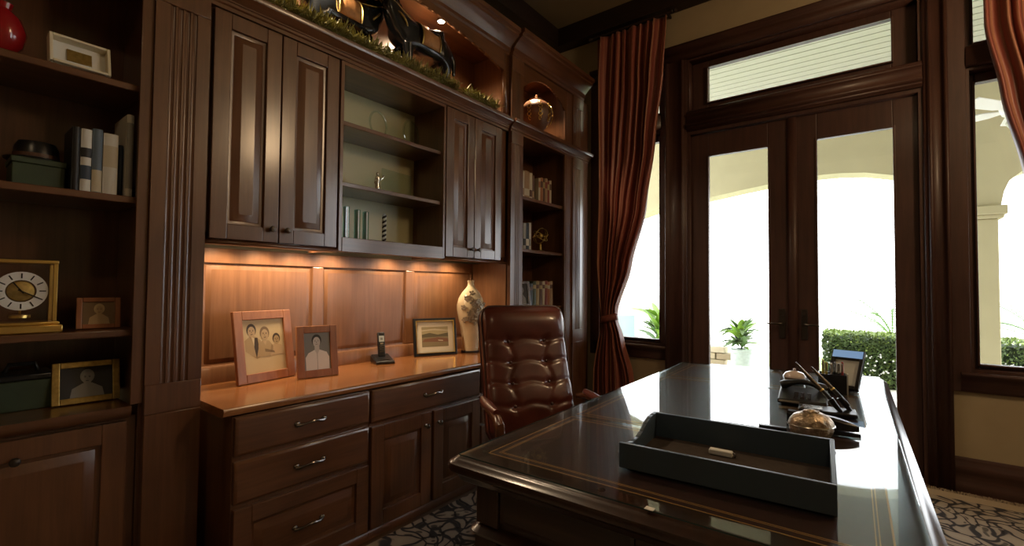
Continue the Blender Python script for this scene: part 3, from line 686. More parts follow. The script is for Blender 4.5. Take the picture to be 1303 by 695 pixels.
# white shadow box on the left upper shelf
t = thing('shadow_box', 'white box frame with small gold picture on the top left shelf', 'picture frame', (-2.42, 0.375, 2.1375), q + 0.02)
R_ = Matrix.Rotation(-0.25, 4, 'X')
mb = MB(); frame_box(mb, lambda u, v, w2: (u, -w2, v), -0.088, 0.088, 0, 0.118, 0.010, 0, 0.045); mb.xf(R_); mb.build('frame', CREAM, t, bevel=0.002)
mb = MB(); mb.box(-0.08, 0.08, -0.012, 0, 0.008, 0.112); mb.xf(R_); mb.build('mat_board', WHITE, t)
mb = MB(); mb.box(-0.036, 0.036, -0.018, -0.012, 0.036, 0.082); mb.xf(R_); mb.build('gold_picture', DGOLD, t)

# ------------------------------------------------------------------ left bookcase contents
def book(label, x1, y, z, th, dep, h_, cols, group=None, lean=0.0, bands=None):
    """spine faces +X; boards, page block, spine bands"""
    t = thing('book', label, 'book', (x1, y, z + (0.5 * th * sin(abs(lean)))), 0, group)
    Rr = Matrix.Rotation(lean, 4, 'X')
    mb = MB(); c = 0.003
    mb.box(-dep, 0.0, -th / 2, -th / 2 + c, 0, h_); mb.box(-dep, 0, th / 2 - c, th / 2, 0, h_)
    mb.prism([(-0.002, -th / 2), (0.004, -th * 0.3), (0.006, 0), (0.004, th * 0.3), (-0.002, th / 2)], 'z', 0, h_); mb.xf(Rr); mb.build('cover', cols[0], t)
    mb = MB(); mb.box(-dep + 0.005, -0.003, -th / 2 + c, th / 2 - c, 0.003, h_ - 0.004); mb.xf(Rr); mb.build('page_block', CREAM, t)
    for (a, b), m in (bands or []):
        mb = MB(); mb.prism([(0, -th / 2 - 0.0003), (0.0046, -th * 0.3), (0.0066, 0), (0.0046, th * 0.3), (0, th / 2 + 0.0003)], 'z', a * h_, b * h_); mb.xf(Rr); mb.build('spine_band', m, t)
    return t
BK = {n: plain('cover_' + n, c, 0.5) for n, c in dict(black=(0.012, 0.012, 0.014), navy=(0.02, 0.035, 0.06), white=(0.62, 0.60, 0.54), blue=(0.10, 0.14, 0.19), cream=(0.52, 0.45, 0.32), tan=(0.34, 0.21, 0.11), orange=(0.36, 0.14, 0.06), brown=(0.10, 0.045, 0.025), grey=(0.30, 0.30, 0.28), red=(0.20, 0.03, 0.02), gold=(0.36, 0.27, 0.12), green=(0.05, 0.07, 0.035)).items()}
g = 'books on the second left shelf'
z = 1.6805; bx_ = -2.40
book('thin black book at the left end of the left shelf row', bx_, 0.372, z, 0.022, 0.16, 0.245, [BK['black']], g)
book('black and white banded book, second in the left shelf row', bx_, 0.401, z, 0.031, 0.16, 0.243, [BK['white']], g, bands=[((0.20, 0.42), BK['navy']), ((0.55, 0.70), BK['black'])])
book('slate blue book with cream lower spine on the left shelf', bx_, 0.434, z, 0.030, 0.16, 0.252, [BK['blue']], g, bands=[((0.02, 0.36), BK['cream'])])
book('thick white book in the middle of the left shelf row', bx_, 0.474, z, 0.045, 0.17, 0.243, [BK['white']], g, bands=[((0.45, 0.8), BK['cream'])])
book('dark narrow book between two white books on the left shelf', bx_ - 0.02, 0.508, z, 0.018, 0.15, 0.21, [BK['navy']], g)
book('tall white book at the right end of the left shelf row', bx_ + 0.01, 0.531, z, 0.022, 0.19, 0.335, [BK['white']], g, bands=[((0.1, 0.9), BK['grey'])])
t = thing('storage_box', 'dark green box under a black hat on the left bookcase', 'box', (-2.52, 0.285, 1.6805))
mb = MB(); mb.box(-0.08, 0.08, -0.075, 0.065, 0, 0.085); mb.build('box_body', GREENB, t, bevel=0.003)
mb = MB(); mb.box(-0.084, 0.084, -0.079, 0.069, 0.085, 0.107); mb.build('box_lid', GREENB, t, bevel=0.003)
mb = MB(); mb.lathe([(0.088, 0), (0.09, 0.006), (0.064, 0.012), (0.062, 0.05), (0.052, 0.072), (0.02, 0.076)], 24, sx=0.9)
t = thing('hat', 'small black hat resting on the dark green box', 'hat', (-2.52, 0.28, 1.788)); mb.build('hat_body', BLACK, t)
mb = MB(); mb.lathe([(0.0645, 0.013), (0.0645, 0.026)], 24, sx=0.9); mb.build('hat_band', BK['brown'], t)
t = thing('vase', 'glossy red vase on a dark foot at the top left shelf', 'vase', (-2.48, 0.175, 2.1375))
mb = MB(); mb.lathe([(0.03, 0.02), (0.055, 0.05), (0.065, 0.10), (0.05, 0.15), (0.022, 0.18), (0.028, 0.20)], 28); mb.build('vase_body', REDG, t)
mb = MB(); mb.lathe([(0.045, 0), (0.045, 0.008), (0.03, 0.02)], 28); mb.build('vase_foot', BLACK, t)
# gold clock
t = thing('mantel_clock', 'gold mantel clock with glass case and white dial on the left bookcase', 'clock', (-2.46, 0.245, 1.1465), q)
def ck(n, mb, m, par=t, **k): return mb.build(n, m, par, **k)
mb = MB(); mb.box(-0.108, 0.108, -0.062, 0.062, 0.0, 0.028); mb.box(-0.100, 0.100, -0.055, 0.055, 0.028, 0.040); ck('clock_base', mb, GOLD, bevel=0.003)
mb = MB(); mb.box(-0.094, 0.094, -0.050, 0.050, 0.252, 0.266); ck('clock_top', mb, GOLD, bevel=0.003)
for sx in (-1, 1):
    for sy in (-1, 1):
        mb = MB(); mb.box(sx * 0.086 - 0.006, sx * 0.086 + 0.006, sy * 0.042 - 0.006, sy * 0.042 + 0.006, 0.04, 0.252); ck('corner_post', mb, GOLD, bevel=0.001)
mb = MB(); mb.box(-0.080, 0.080, -0.046, -0.044, 0.041, 0.251); ck('glass_front', mb, GLASS)
mb = MB(); mb.rings([[(r * cos(2 * pi * j / 36), y, 0.152 + r * sin(2 * pi * j / 36)) for j in range(36)] for r, y in ((0.040, -0.020), (0.040, -0.026), (0.070, -0.026), (0.070, -0.020))], cap=False); di = ck('dial', mb, WHITE)
mb = MB()
for k in range(12):
    a = 2 * pi * k / 12; m0 = mb.mark(); mb.box(-0.002, 0.002, -0.028, -0.026, 0.046, 0.064); mb.xf(Matrix.Translation((0, 0, 0.152)) @ Matrix.Rotation(a, 4, 'Y'), m0)
mb.build('hour_mark', BLACK, di)
mb = MB(); mb.rings([[(r * cos(2 * pi * j / 24), y, 0.152 + r * sin(2 * pi * j / 24)) for j in range(24)] for r, y in ((0.038, -0.010), (0.036, -0.018), (0.008, -0.022))]); ck('movement', mb, DGOLD)
for a, l_ in ((2.1, 0.055), (-0.6, 0.040)):
    mb = MB(); mb.box(-0.002, 0.002, -0.031, -0.029, -0.01, l_); mb.xf(Matrix.Translation((0, 0, 0.152)) @ Matrix.Rotation(a, 4, 'Y')); mb.build('clock_hand', BLACK, di)
mb = MB(); mb.lathe([(0.028, 0), (0.028, 0.010), (0.02, 0.012)], 20); mb.xf(Matrix.Translation((0, -0.01, 0.055))); ck('pendulum', mb, GOLD)
mb = MB(); mb.tube([(0, -0.008, 0.067), (0, -0.008, 0.11)], 0.004, 6); ck('pendulum_rod', mb, GOLD)
# ledge: green box, pale book
t = thing('storage_box', 'dark green box with black top on the left bookcase ledge', 'box', (-2.60, 0.276, 0.8505))
mb = MB(); mb.box(-0.08, 0.08, -0.085, 0.075, 0, 0.11); mb.build('box_body', GREENB, t, bevel=0.003)
mb = MB(); mb.box(-0.082, 0.082, -0.087, 0.077, 0.11, 0.135); mb.build('box_lid', BLACK, t, bevel=0.006)
mb = MB(); mb.tube([(0, -0.05, 0.135), (0, -0.04, 0.165), (0, 0.03, 0.165), (0, 0.04, 0.135)], 0.008, 8); mb.build('box_handle', BLACK, t)
book('pale blue book at the left end of the left ledge', -2.40, 0.178, 0.8505, 0.022, 0.15, 0.25, [BK['grey']], None)

# ------------------------------------------------------------------ open bay: glass awards
def at_(n, l, c, x, y, z, **k): return thing(n, l, c, (x, y, z), **k)
def ring_award(label, y, z, r, fill):
    t = at_('glass_award', label, 'award', -2.52, y, z, rz=0.25)
    mb = MB(); mb.tube([(0.0, r * cos(a), 0.02 + r + r * sin(a)) for a in [2 * pi * k / 36 + 0.001 for k in range(37)]], 0.0065, 8); mb.build('glass_ring', CRYSTAL, t)
    mb = MB(); mb.box(-0.025, 0.025, -0.04, 0.04, 0, 0.02); mb.build('award_base', CRYSTAL, t, bevel=0.002)
    if fill:
        mb = MB(); mb.rings([[(x, (r - 0.006) * cos(2 * pi * j / 36), 0.02 + r + (r - 0.006) * sin(2 * pi * j / 36)) for j in range(36)] for x in (-0.003, 0.003)]); mb.build('glass_disc', CRYSTAL, t)
ring_award('clear glass ring award at the left of the top open shelf', 1.82, 2.2685, 0.080, False)
ring_award('clear round glass award with disc at the right of the top open shelf', 2.09, 2.2685, 0.088, True)
def spiral(label, y, z, h_):
    t = at_('spiral_column', label, 'ornament', -2.50, y, z)
    n = 28
    for ph, m, nm in ((0, SPIRW, 'white_twist'), (pi, BLACK, 'black_twist')):
        mb = MB(); mb.tube([(0.0065 * cos(ph + 6 * 2 * pi * k / 60), 0.0065 * sin(ph + 6 * 2 * pi * k / 60), 0.012 + (h_ - 0.02) * k / 60) for k in range(61)], 0.0085, 6); mb.build(nm, m, t)
    mb = MB(); mb.lathe([(0.022, 0), (0.022, 0.008), (0.012, 0.012)], 16); mb.build('column_base', BLACK, t)
spiral('black and white twisted column on the middle open shelf', 1.545, 1.9185, 0.20)
spiral('black and white twisted column on the bottom open shelf', 1.865, 1.5975, 0.20)
for y, h_, lb in ((1.590, 0.205, 'leftmost teal glass rod on the bottom open shelf'), (1.665, 0.195, 'middle clear glass rod on the bottom open shelf'), (1.725, 0.190, 'rightmost teal glass rod beside the twisted column')):
    t = at_('glass_rod', lb, 'ornament', -2.50, y, 1.5975, group='glass rods on the bottom open shelf')
    mb = MB(); mb.box(-0.014, 0.014, -0.014, 0.014, 0.008, h_); mb.build('rod', TEAL, t, bevel=0.002)
    mb = MB(); mb.box(-0.015, 0.015, -0.0045, 0.0045, 0.009, h_ - 0.004); mb.build('rod_core', SPIRW, t)
    mb = MB(); mb.box(-0.02, 0.02, -0.02, 0.02, 0, 0.008); mb.build('rod_base', BLACK, t)
t = at_('figurine', 'small silver figurine on pale plaque on the middle open shelf', 'figurine', -2.47, 1.79, 1.9185)
mb = MB(); mb.box(-0.035, 0.035, -0.03, 0.085, 0, 0.014); mb.build('plaque', WHITE, t, bevel=0.002)
mb = MB(); mb.lathe([(0.014, 0), (0.016, 0.02), (0.010, 0.045), (0.018, 0.065), (0.013, 0.085), (0.006, 0.09)], 14, (0, -0.005, 0.014)); mb.build('body', SILVER, t)
mb = MB(); mb.ball((0, -0.005, 0.114), 0.011, 12, 8); mb.build('head', SILVER, t)
mb = MB(); mb.tube([(0, 0.008, 0.078), (0.004, 0.03, 0.092), (0.002, 0.042, 0.112)], [0.006, 0.005, 0.004], 8); mb.tube([(0, -0.018, 0.078), (0.008, -0.03, 0.055), (0.012, -0.022, 0.04)], [0.006, 0.005, 0.004], 8); mb.build('arm', SILVER, t)
t = at_('glass_award', 'flat rectangular glass plaque on the middle open shelf', 'award', -2.54, 1.99, 1.9185, rz=0.1)
mb = MB(); mb.box(-0.006, 0.006, -0.13, 0.13, 0.012, 0.175); mb.build('glass_plate', CRYSTAL, t, bevel=0.002)
mb = MB(); mb.box(-0.02, 0.02, -0.08, 0.08, 0, 0.012); mb.build('award_base', CRYSTAL, t, bevel=0.002)

# ------------------------------------------------------------------ right bookcase contents
g = 'books on the right bookcase top shelf'; z = 2.1055
ys0 = 3.185
for lb, th, h_, c, bd in (('thick cream book at the left end of the right top shelf', 0.075, 0.235, 'cream', 'tan'), ('broad tan book second from left on right top shelf', 0.075, 0.242, 'tan', 'cream'), ('pale tan book third from left on right top shelf', 0.045, 0.235, 'cream', 'brown'),
                          ('thin brown book before the gap on right top shelf', 0.030, 0.22, 'brown', 'tan')):
    book(lb, -2.41, ys0 + th / 2, z, th - 0.002, 0.16, h_, [BK[c]], g, bands=[((0.1, 0.35), BK[bd])]); ys0 += th
ys0 = 3.475
for lb, th, h_, c, bd in (('cream book after the gap on right top shelf', 0.030, 0.215, 'cream', 'orange'), ('orange book with tall spine on right top shelf', 0.042, 0.225, 'orange', 'brown'), ('dark brown book beside the orange one on right top shelf', 0.035, 0.222, 'brown', 'gold'),
                          ('tan book near the right end of right top shelf', 0.040, 0.232, 'tan', 'red'), ('red brown book second from right on right top shelf', 0.035, 0.215, 'red', 'gold'), ('cream spined book at the right end of right top shelf', 0.032, 0.225, 'cream', 'brown')):
    book(lb, -2.41, ys0 + th / 2, z, th - 0.002, 0.16, h_, [BK[c]], g, bands=[((0.6, 0.85), BK[bd])]); ys0 += th
g = 'books on the right bookcase middle shelf'; ys0 = 3.19
for lb, th, h_, c, bd in (('black book at the left end of right middle shelf', 0.055, 0.225, 'black', 'grey'), ('grey book second on the right middle shelf', 0.045, 0.23, 'grey', 'black'), ('dark navy book third on right middle shelf', 0.045, 0.235, 'navy', 'white'), ('pale spined book beside the brass ornament', 0.03, 0.24, 'white', 'grey')):
    book(lb, -2.41, ys0 + th / 2, 1.6555, th - 0.002, 0.16, h_, [BK[c]], g, bands=[((0.15, 0.4), BK[bd])]); ys0 += th
t = thing('armillary_ornament', 'brass globe ornament on the right bookcase middle shelf', 'ornament', (-2.47, 3.60, 1.6555))
mb = MB(); mb.lathe([(0.045, 0), (0.045, 0.008), (0.012, 0.02), (0.010, 0.06), (0.006, 0.075)], 18); mb.build('stand', DGOLD, t)
for ax, a in (('X', 0.0), ('Y', pi / 2), ('X', 0.9), ('Y', 0.4)):
    mb = MB(); mb.tube([(0.075 * cos(b), 0.075 * sin(b), 0) for b in [2 * pi * k / 28 + 0.001 for k in range(29)]], 0.004, 6); mb.xf(Matrix.Translation((0, 0, 0.15)) @ Matrix.Rotation(a + 0.3, 4, ax)); mb.build('ring', DGOLD, t)
mb = MB(); mb.ball((0, 0, 0.15), 0.022, 14, 8); mb.build('globe', GOLD, t)
g = 'books on the right bookcase bottom shelf'; ys0 = 3.36
for lb, th, h_, c, bd in (('black book behind the silver frame on right bookcase', 0.07, 0.205, 'black', 'brown'), ('olive green book on the right bookcase bottom shelf', 0.05, 0.225, 'green', 'gold'), ('gold tan book on right bookcase bottom shelf', 0.05, 0.228, 'gold', 'brown'), ('brown leather book on right bookcase bottom shelf', 0.05, 0.22, 'brown', 'gold'),
                          ('cream book on the right bookcase bottom shelf', 0.04, 0.228, 'cream', 'brown'), ('dark red book on the right bookcase bottom shelf', 0.045, 0.232, 'red', 'gold'), ('orange brown book near the right end of bottom shelf', 0.04, 0.222, 'orange', 'cream'), ('tan book at right end of the right bottom shelf', 0.05, 0.23, 'tan', 'brown')):
    book(lb, -2.43, ys0 + th / 2, 1.1565, th - 0.002, 0.16, h_, [BK[c]], g, bands=[((0.7, 0.85), BK[bd])]); ys0 += th
# urn in the lit niche
t = thing('urn', 'round brown urn with gilt ornament on black stand in lit niche', 'vase', (-2.47, 3.515, 2.6905))
mb = MB(); mb.lathe([(0.05, 0.075), (0.09, 0.11), (0.135, 0.18), (0.150, 0.235), (0.140, 0.29), (0.105, 0.335), (0.07, 0.355), (0.062, 0.36), (0.066, 0.372), (0.055, 0.374)], 36); mb.build('urn_body', URN, t)
mb = MB()
random.seed(3)
for k in range(9):
    a0 = 2 * pi * k / 9
    for j in range(5):
        zc_ = 0.16 + 0.035 * j; rr = 0.125 + 0.024 * sin(pi * (zc_ - 0.10) / 0.26)
        pts = []
        for i in range(9):
            b = 2 * pi * i / 9 + j; da = a0 + 0.12 * cos(b) * (0.6 + 0.4 * (j % 2)); zz = zc_ + 0.016 * sin(b)
            rad = 0.151 * sqrt(max(0.05, 1 - ((zz - 0.235) / 0.175) ** 2)) + 0.002
            pts.append((rad * cos(da), rad * sin(da), zz))
        mb.tube(pts, 0.0036, 5)
mb.build('gilt_ornament', GOLD, t, kind='stuff')
mb = MB(); mb.lathe([(0.085, 0), (0.09, 0.012), (0.06, 0.022), (0.052, 0.05), (0.075, 0.065), (0.075, 0.074), (0.05, 0.076)], 28); mb.build('stand', BLACK, t)
mb = MB(); mb.lathe([(0.048, 0.374), (0.048, 0.378), (0.02, 0.392), (0.008, 0.40), (0.012, 0.412), (0.004, 0.42)], 20); mb.build('lid', URN, t)
# ------------------------------------------------------------------ horse statues and garland
def skin_obj(name, verts, edges, radii, mat, parent, sub=2):
    me = bpy.data.meshes.new(name); me.from_pydata(verts, edges, []); me.materials.append(mat)
    o = bpy.data.objects.new(name, me); COL.objects.link(o); o.parent = parent
    sk = o.modifiers.new('skin', 'SKIN'); sk.use_smooth_shade = True
    for i, r in enumerate(radii):
        d = me.skin_vertices[0].data[i]; d.radius = (r, r) if not isinstance(r, tuple) else r; d.use_root = (i == 0)
    ss = o.modifiers.new('sub', 'SUBSURF'); ss.levels = sub; ss.render_levels = sub
    return o
def horse(label, loc, rz):
    t = thing('horse_statue', label, 'statue', loc, rz, None)
    V = []; E_ = []; Rr = []
    sq = lambda z_: z_ * 0.78 if z_ < 0.28 else z_ - 0.0616
    def add(p, r, prev=None):
        V.append((p[0], p[1], sq(p[2]))); Rr.append(r * 1.08)
        if prev is not None: E_.append((prev, len(V) - 1))
        return len(V) - 1
    b0 = add((0, 0.0, 0.36), 0.098); ru = add((0, -0.17, 0.375), 0.092, b0); ch = add((0, 0.16, 0.37), 0.094, b0)
    n1 = add((0, 0.23, 0.44), 0.070, ch); n2 = add((0, 0.275, 0.53), 0.054, n1); n3 = add((0, 0.305, 0.595), 0.045, n2)
    h1 = add((0, 0.355, 0.575), 0.036, n3); h2 = add((0, 0.405, 0.525), 0.026, h1); add((0, 0.425, 0.505), 0.022, h2)
    for s_ in (-1, 1):
        a = add((s_ * 0.050, 0.165, 0.29), 0.040, ch); a = add((s_ * 0.050, 0.175 + 0.02 * s_, 0.175), 0.024, a); a = add((s_ * 0.050, 0.17 + 0.03 * s_, 0.06), 0.016, a); add((s_ * 0.050, 0.18 + 0.03 * s_, 0.012), 0.021, a)
        a = add((s_ * 0.052, -0.165, 0.29), 0.052, ru); a = add((s_ * 0.052, -0.205 - 0.02 * s_, 0.165), 0.027, a); a = add((s_ * 0.052, -0.185 - 0.02 * s_, 0.06), 0.017, a); add((s_ * 0.052, -0.172 - 0.02 * s_, 0.012), 0.021, a)
    a = add((0, -0.262, 0.41), 0.026, ru); a = add((0, -0.300, 0.36), 0.022, a); add((0, -0.305, 0.25), 0.012, a)
    skin_obj('body', V, E_, Rr, BRONZE, t)
    Dn = Matrix.Translation((0, 0, -0.0616))
    mb = MB()
    for s_ in (-1, 1): mb.tube([(s_ * 0.018, 0.300, 0.63), (s_ * 0.022, 0.302, 0.665)], [0.012, 0.002], 6)
    mb.xf(Dn); mb.build('ear', BRONZE, t)
    mb = MB()                                # mane
    for k in range(9):
        a = k / 8; y = 0.20 + 0.085 * a; zz = 0.50 + 0.145 * a
        mb.tube([(0, y, zz), (0.012 * (-1) ** k, y - 0.03, zz - 0.01), (0.02 * (-1) ** k, y - 0.04, zz - 0.04)], [0.016, 0.012, 0.003], 6)
    mb.xf(Dn); mb.build('mane', BRONZE, t)
    mb = MB()
    rg = lambda rr: [[(rr * cos(a), y, 0.365 + rr * 1.04 * sin(a)) for a in [-0.45 + (pi + 0.9) * k / 20 for k in range(21)]] for y in (-0.065, -0.02, 0.03, 0.085)]
    mb.rings(rg(0.116), cap=False, closed=False); mb.xf(Dn); o = mb.build('saddle_blanket', BLANKET, t)
    sm = o.modifiers.new('thick', 'SOLIDIFY'); sm.thickness = 0.004
    for y in (-0.067, 0.087):
        mb = MB(); mb.tube([(0.118 * cos(a), y, 0.365 + 0.121 * sin(a)) for a in [-0.45 + (pi + 0.9) * k / 20 for k in range(21)]], 0.005, 6); mb.xf(Dn); mb.build('blanket_trim', DGOLD, t)
    mb = MB(); mb.lathe([(0.06, 0), (0.055, 0.012), (0.03, 0.02)], 20, (0, 0, 0.476), 0.8, 1.2); mb.xf(Dn); mb.build('saddle', BLANKET, t, bevel=0.002)
    mb = MB()
    for (c, r, ax) in (((0, 0.365, 0.565), 0.041, 0.9), ((0, 0.395, 0.535), 0.032, 0.9), ((0, 0.215, 0.425), 0.083, -0.7)):
        m0 = mb.mark(); mb.tube([(r * cos(a), r * sin(a), 0) for a in [2 * pi * k / 24 + 0.001 for k in range(25)]], 0.006, 6); mb.xf(Matrix.Translation(c) @ Matrix.Rotation(ax + (pi / 2 if ax < 0 else 0), 4, 'X'), m0)
    for s_ in (-1, 1): mb.tube([(s_ * 0.036, 0.365, 0.57), (s_ * 0.05, 0.30, 0.54), (s_ * 0.055, 0.22, 0.50), (s_ * 0.03, 0.08, 0.475)], 0.004, 5)
    mb.xf(Dn); mb.build('bridle', DGOLD, t)
    mb = MB()
    for s_ in (-1, 1):
        for y0_, y1_ in ((0.17 + 0.03 * s_, 0.178 + 0.03 * s_), (-0.185 - 0.02 * s_, -0.174 - 0.02 * s_)):
            mb.tube([(s_ * 0.051, y0_, 0.062), (s_ * 0.051, y1_, 0.025)], [0.0205, 0.0215], 10)
    mb.build('sock', CREAM, t)
    return t
h1 = horse('dark horse statue with tan blanket, left one in the lit niche', (-2.585, 1.57, 2.6885), 0.0)
h2 = dup(h1, (-2.465, 2.13, 2.6885), pi, 'dark horse statue with tan blanket under the niche spotlight, right one')
random.seed(11)
t = thing('garland', 'long green leafy garland trailing along the niche ledge', 'garland', (-2.325, 1.9, 2.69))
mb = MB(); mb.tube([(0.01 * sin(5 * k), 1.0 + 1.75 * k / 50 - 1.9, 0.012 + 0.006 * sin(9 * k)) for k in range(51)], 0.006, 6); mb.build('stem', LEAFG, t)
mb = MB()
for k in range(4200):
    y = random.uniform(1.0, 2.76) - 1.9
    dens = 0.6 + 0.4 * sin(y * 9)
    if random.random() > dens + 0.35 or (0.44 < y < 0.50): continue
    a = random.uniform(0, 2 * pi); e = random.uniform(-0.3, 1.2); l_ = random.uniform(0.03, 0.085)
    d = Vector((cos(a) * cos(e), sin(a) * cos(e), sin(e))); p = Vector((random.uniform(-0.035, 0.03), y, random.uniform(0.004, 0.045)))
    sd = d.cross(Vector((0, 0, 1))).normalized() * random.uniform(0.003, 0.007)
    tip = p + d * l_; tip.z = max(tip.z, 0.002)
    mid = p + d * l_ * 0.5 + Vector((0, 0, 0.004)); mid.z = max(mid.z, 0.003)
    mb.ngon([p, mid - sd, tip]); mb.ngon([p, tip, mid + sd])
mb.build('leaves', [LEAFG], t, kind='stuff')

# ------------------------------------------------------------------ on the counter: phone, vase
t = thing('cordless_phone', 'black cordless phone standing in its charging base on the counter', 'phone', (-2.60, 1.945, CT), q - 0.35)
mb = MB(); mb.rings([[(sx * 0.062, y, z_) for sx, y, z_ in ((-1, -0.07, 0), (1, -0.07, 0), (1, 0.075, 0), (-1, 0.075, 0))], [(sx * 0.062, y, z_) for sx, y, z_ in ((-1, -0.07, 0.016), (1, -0.07, 0.016), (1, 0.075, 0.045), (-1, 0.075, 0.045))], [(sx * 0.052, y, z_) for sx, y, z_ in ((-1, -0.06, 0.022), (1, -0.06, 0.022), (1, 0.066, 0.052), (-1, 0.066, 0.052))]])
mb.build('charging_base', BLACK, t, bevel=0.004)
mb = MB(); mb.box(-0.030, 0.030, -0.045, -0.020, 0.0265, 0.0295); mb.build('base_buttons', DPEW, t)
Rp = Matrix.Translation((0, 0.022, 0.036)) @ Matrix.Rotation(-0.22, 4, 'X')
mb = MB(); mb.box(-0.024, 0.024, -0.013, 0.013, 0, 0.165); mb.xf(Rp); hs = mb.build('handset', BLACK, t, bevel=0.006)
mb = MB(); mb.box(-0.017, 0.017, -0.0145, -0.0125, 0.100, 0.140); mb.xf(Rp); mb.build('screen', plain('phone_screen', (0.45, 0.50, 0.48), 0.25), hs)
mb = MB(); mb.box(-0.009, -0.006, -0.0152, -0.0143, 0.112, 0.128); mb.box(0.003, 0.006, -0.0152, -0.0143, 0.112, 0.128); mb.box(-0.003, 0.0005, -0.0152, -0.0143, 0.112, 0.128); mb.xf(Rp); mb.build('screen_digits', BLACK, hs)
mb = MB()
for r_ in range(4):
    for c_ in range(3): mb.box(-0.017 + c_ * 0.0125, -0.0075 + c_ * 0.0125, -0.0150, -0.0125, 0.030 + r_ * 0.013, 0.038 + r_ * 0.013)
mb.xf(Rp); mb.build('key', PEWTER, hs)
mb = MB(); mb.box(-0.010, 0.010, -0.0150, -0.0125, 0.083, 0.094); mb.xf(Rp); mb.build('navigation_key', SILVER, hs)
t = thing('vase', 'tall cream vase with raised bronze flowers on the counter', 'vase', (-2.52, 2.71, CT))
mb = MB(); mb.lathe([(0.072, 0), (0.074, 0.012), (0.062, 0.016)], 32); mb.build('vase_foot', BLACK, t)
VP = [(0.062, 0.016), (0.066, 0.05), (0.070, 0.12), (0.080, 0.20), (0.097, 0.27), (0.108, 0.33), (0.108, 0.37), (0.096, 0.42), (0.070, 0.465), (0.040, 0.50), (0.027, 0.52), (0.024, 0.54), (0.029, 0.560), (0.024, 0.561)]
mb = MB(); mb.lathe(VP, 40); mb.build('vase_body', CERAM, t)
def vr(z_):
    for (ra, za), (rb, zb) in zip(VP, VP[1:]):
        if za <= z_ <= zb: return ra + (rb - ra) * (z_ - za) / (zb - za + 1e-9)
    return 0.05
random.seed(5); mb = MB()
A0 = math.atan2(-2.71, 2.52) + 0.28
for k in range(38):
    zf = random.uniform(0.24, 0.43); a = A0 + random.gauss(0, 0.33)
    if k == 0: zf, a = 0.46, A0 - 0.15
    r = vr(zf); c = Vector((r * cos(a), r * sin(a), zf)); nrm = Vector((cos(a), sin(a), 0)); tg = Vector((-sin(a), cos(a), 0))
    for p in range(5):
        b = 2 * pi * p / 5 + k; d = tg * cos(b) + Vector((0, 0, 1)) * sin(b); l_ = random.uniform(0.020, 0.030)
        sd = nrm.cross(d) * 0.009
        mb.rings([[c + nrm * 0.004, c + d * l_ * 0.6 + sd + nrm * 0.010, c + d * l_ + nrm * 0.006, c + d * l_ * 0.6 - sd + nrm * 0.010], [c - nrm * 0.003, c + d * l_ * 0.6 + sd + nrm * 0.004, c + d * l_ - nrm * 0.001, c + d * l_ * 0.6 - sd + nrm * 0.004]])
    mb.ball(tuple(c + nrm * 0.009), 0.004, 8, 5)
mb.build('flower_relief', FLORAL, t)

# ------------------------------------------------------------------ the desk
DZ_ = 0.776
NL, NR, FR_, FL_ = Vector((-1.085, 1.115)), Vector((0.095, 1.150)), Vector((0.012, 3.735)), Vector((-1.132, 3.545))
def offset_poly(ps, d):
    n = len(ps); out = []
    for i in range(n):
        a, b, c = ps[i - 1], ps[i], ps[(i + 1) % n]
        n1 = Vector(((b - a).y, -(b - a).x)).normalized(); n2 = Vector(((c - b).y, -(c - b).x)).normalized()
        m = (n1 + n2) / (1 + n1.dot(n2)); out.append(b + m * d)
    return out
def corner_round(ps, r, k=4):
    out = []
    n = len(ps)
    for i in range(n):
        a, b, c = ps[i - 1], ps[i], ps[(i + 1) % n]
        p0 = b + (a - b).normalized() * r; p1 = b + (c - b).normalized() * r
        for j in range(k + 1):
            s_ = j / k; out.append((1 - s_) ** 2 * p0 + 2 * s_ * (1 - s_) * b + s_ ** 2 * p1)
    return out
BASEQ = [NL, NR, FR_, FL_]
def dring(off, z_, r=0.02): return [(p.x, p.y, z_) for p in corner_round(offset_poly(BASEQ, off), max(0.004, r + off))]
DL = (-0.53, 2.39, 0.0)
desk = thing('desk', 'large dark wood executive desk with glass covered leather top', 'desk', DL)
P = lambda n, mb, m, par=desk, **k: mb.build(n, m, par, DL, **k)
mb = MB(); mb.rings([dring(o_, z_) for o_, z_ in ((-0.030, 0.690), (-0.012, 0.694), (0.002, 0.704), (0.006, 0.716), (0.018, 0.726), (0.034, 0.736), (0.038, 0.748), (0.034, 0.760), (0.022, 0.766), (0.018, 0.770), (0.006, DZ_), (-0.02, DZ_))])
dt = P('desk_top', mb, DESK[1])
# leather panels and gold tooling
def lerp2(u, v): return (NL * (1 - u) + NR * u) * (1 - v) + (FL_ * (1 - u) + FR_ * u) * v
U0, U1 = 0.052, 0.948
for v0, v1 in ((0.032, 0.262), (0.280, 0.735), (0.752, 0.968)):
    def qd(du, dv): return [lerp2(U0 + du, v0 + dv), lerp2(U1 - du, v0 + dv), lerp2(U1 - du, v1 - dv), lerp2(U0 + du, v1 - dv)]
    mb = MB(); mb.rings([[(p.x, p.y, z_) for p in qd(0, 0)] for z_ in (DZ_ - 0.002, DZ_ + 0.0006)]); lp = mb.build('leather_panel', DLEATH, dt, DL)
    mb = MB()
    for du, dv, wd in ((0.0, 0.0, 0.0035), (0.022, 0.0105, 0.0022), (0.028, 0.0134, 0.0022)):
        O = qd(du, dv); I = qd(du + wd, dv + wd * 0.48)
        for k in range(4):
            a, b, c, d = O[k], O[(k + 1) % 4], I[(k + 1) % 4], I[k]
            mb.rings([[(p.x, p.y, z_) for p in (a, b, c, d)] for z_ in (DZ_ + 0.0004, DZ_ + 0.0010)])
    mb.build('gold_tooling', GOLDL, lp, DL)
